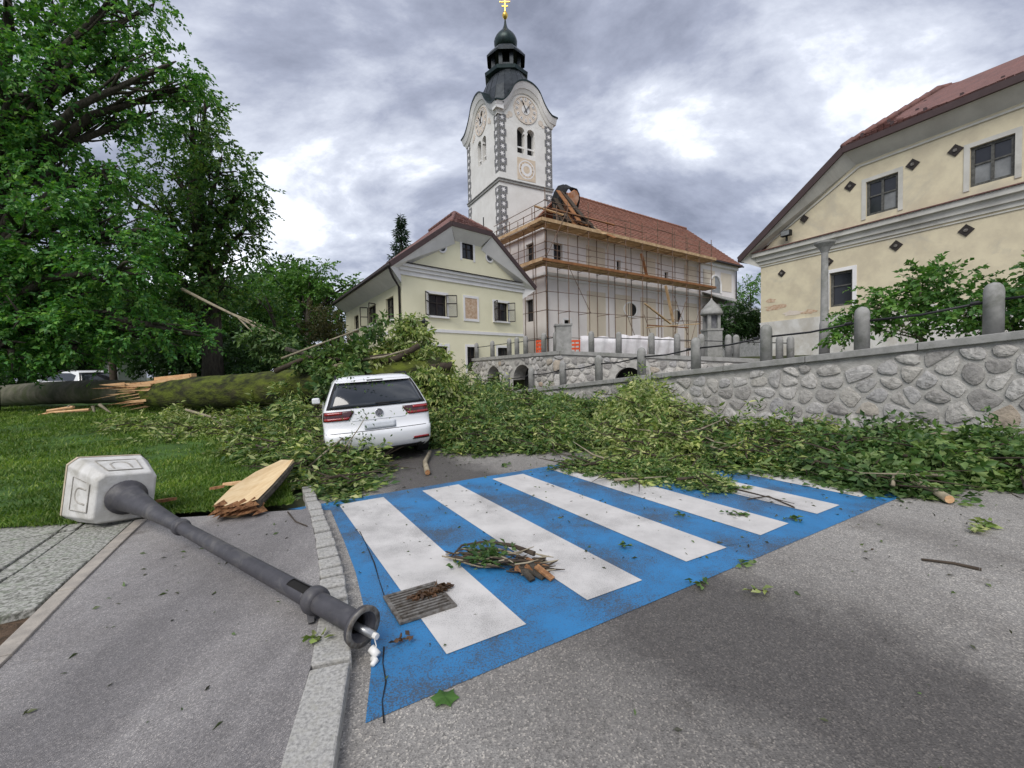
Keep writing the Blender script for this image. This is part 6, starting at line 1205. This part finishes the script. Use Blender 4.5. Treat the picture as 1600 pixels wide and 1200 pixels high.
Cb = np.stack([c0[0]+rng.normal(size=26)*.13-.10, c0[1]+rng.normal(size=26)*.07+.04, .03+.09*rng.random(26)], 1); P, D = clumps(Cb, .05, 7, .2); P[:, 2] = np.maximum(P[:, 2], .02); D[:, 2] = np.abs(D[:, 2])*.4; leaf_mesh('leaves', P, D, .065*(.6+.8*rng.random(len(P))), .5, M['leafG'], bt)
# sticks with a cut end
def stick(pts, r0, label, cutm='splitwood', bm='palebark', Yz=None):
    P = [G(x, y, z) for x, y, z in pts]; e = empty('stick', P[0], label, 'stick'); S_ = MB(); S_.tube(P, [r0*(1-.12*i) for i in range(len(P))], 9, jit=.07); ob('bark', S_, M[bm], e, smooth=True); S_ = MB(); d = P[0]-P[1]; d /= np.linalg.norm(d); S_.tube([P[0]+d*.002, P[0]+d*.012], r0*.86, 9); ob('cut_end', S_, M[cutm], e)
stick([(668, 738, .05), (664, 722, .05), (672, 706, .08)], .045, 'pale broken stick on the asphalt behind the white car')
stick([(1483, 780, .06), (1455, 764, .08), (1420, 750, .15)], .05, 'sawn branch end poking out of the dark heap on the right', 'wood')
stick([(1530, 889, .012), (1490, 880, .014), (1440, 874, .012)], .012, 'thin dark stick lying on the asphalt at far right', 'darktwig', 'darktwig')
stick([(1240, 792, .02), (1200, 775, .02), (1168, 780, .02)], .008, 'thin twig across the fifth white stripe', 'darktwig', 'darktwig')
stick([(470, 740, .1), (510, 705, .4), (560, 665, .62)], .016, 'bare pale branch leaning against the rear left of the white car', 'wood')
stick([(450, 800, KZ+.01), (462, 815, KZ+.012), (480, 822, KZ+.01)], .007, 'dark forked twig on the footway near the kerb', 'darktwig', 'darktwig')
# sprigs with broad leaves
def sprig(px, py, n, spread, leaf, label, m, z=0., aspect=.55):
    c = G(px, py, z); e = empty('leaf_sprig', c, label, 'sprig', 'leaf sprigs scattered on the ground'); S_ = MB(); a = random.random()*6.28; d = np.array((math.cos(a), math.sin(a)*.6, 0)); S_.tube([c-d*spread+np.array((0, 0, .012)), c+np.array((0, 0, .02)), c+d*spread+np.array((0, 0, .012))], .004, 5); ob('stem', S_, M['darktwig'], e)
    P = c+np.outer(rng.uniform(-1, 1, n), d*spread)+rng.normal(size=(n, 3))*np.array((.02, .02, 0)); P[:, 2] = z+.012+.015*rng.random(n); D = rng.normal(size=(n, 3)); D[:, 2] = np.abs(D[:, 2])*.15; leaf_mesh('leaves', P, D, leaf*(.7+.6*rng.random(n)), aspect, m, e)
for a_ in ((1535, 825, 34, .30, .085, 'long pale green sprig on the asphalt at the right edge', M['leafF']), (1185, 926, 8, .07, .07, 'small yellow and green leaf sprig on the dark asphalt', M['leafF']), (975, 855, 9, .03, .06, 'curled leaf sprig on the blue band between second and third stripe', M['leafG']), (1150, 806, 16, .09, .07, 'dark leaf sprig on the fourth white stripe', M['leafG']), (1240, 813, 14, .09, .07, 'dark leaf sprig near the blue edge beside the fourth stripe', M['leafG']), (1095, 915, 10, .07, .06, 'flattened leaf sprig at the blue edge of the crossing', M['leafG']), (1160, 884, 9, .06, .06, 'brown green leaf sprig on the asphalt edge below the third stripe', M['leafG']), (1063, 806, 8, .06, .06, 'pair of leaves on the blue band above the third stripe', M['leafG']), (630, 1003, 12, .05, .045, 'rotting brown leaf scraps on the blue paint by the lamp base', None), (672, 930, 190, .17, .045, 'brown leaf litter caught on the drain grate', None), (495, 1003, 10, .05, .06, 'leaf sprig lying beside the lamp support leg', M['leafF']), (790, 728, 14, .12, .07, 'dark leaf sprig on the asphalt just behind the crossing', M['leafG'])):
    sprig(a_[0], a_[1], a_[2], a_[3], a_[4], a_[5], a_[6] or leafmat('dead_leaf', [(.07, .035, .018), (.13, .07, .035), (.05, .03, .018)], .1), z=KZ if a_[0] == 495 else (.028 if a_[0] == 660 else .008))
# single large leaf in the foreground
c = G(695, 1090, .012); S_ = MB(); n = 18; Lf = []
for k in range(n): t_ = 2*math.pi*k/n; r_ = .058*(1.15 if k % 3 == 0 else .8); Lf.append(c+np.array((r_*math.cos(t_)*1.1, r_*math.sin(t_), .006*math.sin(3*t_))))
S_.add([c+np.array((0, 0, .008))]+Lf, [(0, 1+k, 1+(k+1) % n) for k in range(n)]); ob('maple_leaf', S_, M['leafC'], label='single broad green leaf on the asphalt in the foreground', cat='leaf', fix=False)
# fine litter over road and footway, far too many to count
n_ = 3400; xy = np.stack([rng.uniform(-3.2, 7.5, n_), rng.uniform(1.2, 9, n_)], 1); xw = np.interp(xy[:, 1], [q[1] for q in kl2[::-1]], [q[0] for q in kl2[::-1]]); 
zz_ = np.where(xy[:, 0] < xw-.02, KZ+.003, .010); P = np.stack([xy[:, 0], xy[:, 1], zz_], 1); ok = (xy[:, 0] > np.interp(xy[:, 1], [q[1] for q in fl[::-1]], [q[0] for q in fl[::-1]])+.1) & (np.abs(xy[:, 0]-xw) > .25) & (rng.random(n_) < np.where(xy[:, 0] < xw, .5, np.clip((xy[:, 1]-2)/5, .12, 1))); P = P[ok]; D = rng.normal(size=(len(P), 3)); D[:, 2] = np.abs(D[:, 2])*.12
leaf_mesh('leaf_litter', P, D, .012+.05*rng.random(len(P))**2.2, .4, leafmat('litter', [(.03, .03, .02), (.06, .07, .03), (.10, .16, .05), (.05, .035, .025)], .1), kind='stuff', label='tiny scattered bits of leaf and bark on the asphalt')
# leaves stuck on the car
cx_ = []
for px, py, k_, sp_x in ((545, 598, 30, 16), (585, 592, 14, 20), (540, 618, 26, 8), (560, 650, 34, 14), (566, 685, 36, 12), (640, 642, 9, 5), (600, 655, 8, 26), (580, 690, 8, 26), (530, 640, 14, 8), (545, 700, 20, 14)):
    for _ in range(k_): q = A(px+random.gauss(0, sp_x), py+random.gauss(0, sp_x*.45), 7.2-(.1 if py > 640 else -.25)); cx_.append(q)
P = np.array(cx_); D = rng.normal(size=(len(P), 3)); D[:, 2] -= .6; D[:, 1] *= .3
lc_ = empty('car_sprig', P[0], 'leafy twig draped over the left tail of the white car', 'sprig'); leaf_mesh('leaves', P, D, .055*(.6+.8*rng.random(len(P))), .55, M['leafG'], lc_)
S_ = MB(); S_.tube([A(500, 735, 7.0), A(535, 705, 7.0), A(560, 670, 7.02), A(575, 645, 7.05)], [.014, .012, .008, .004], 6); ob('twig', S_, M['palebark'], lc_)
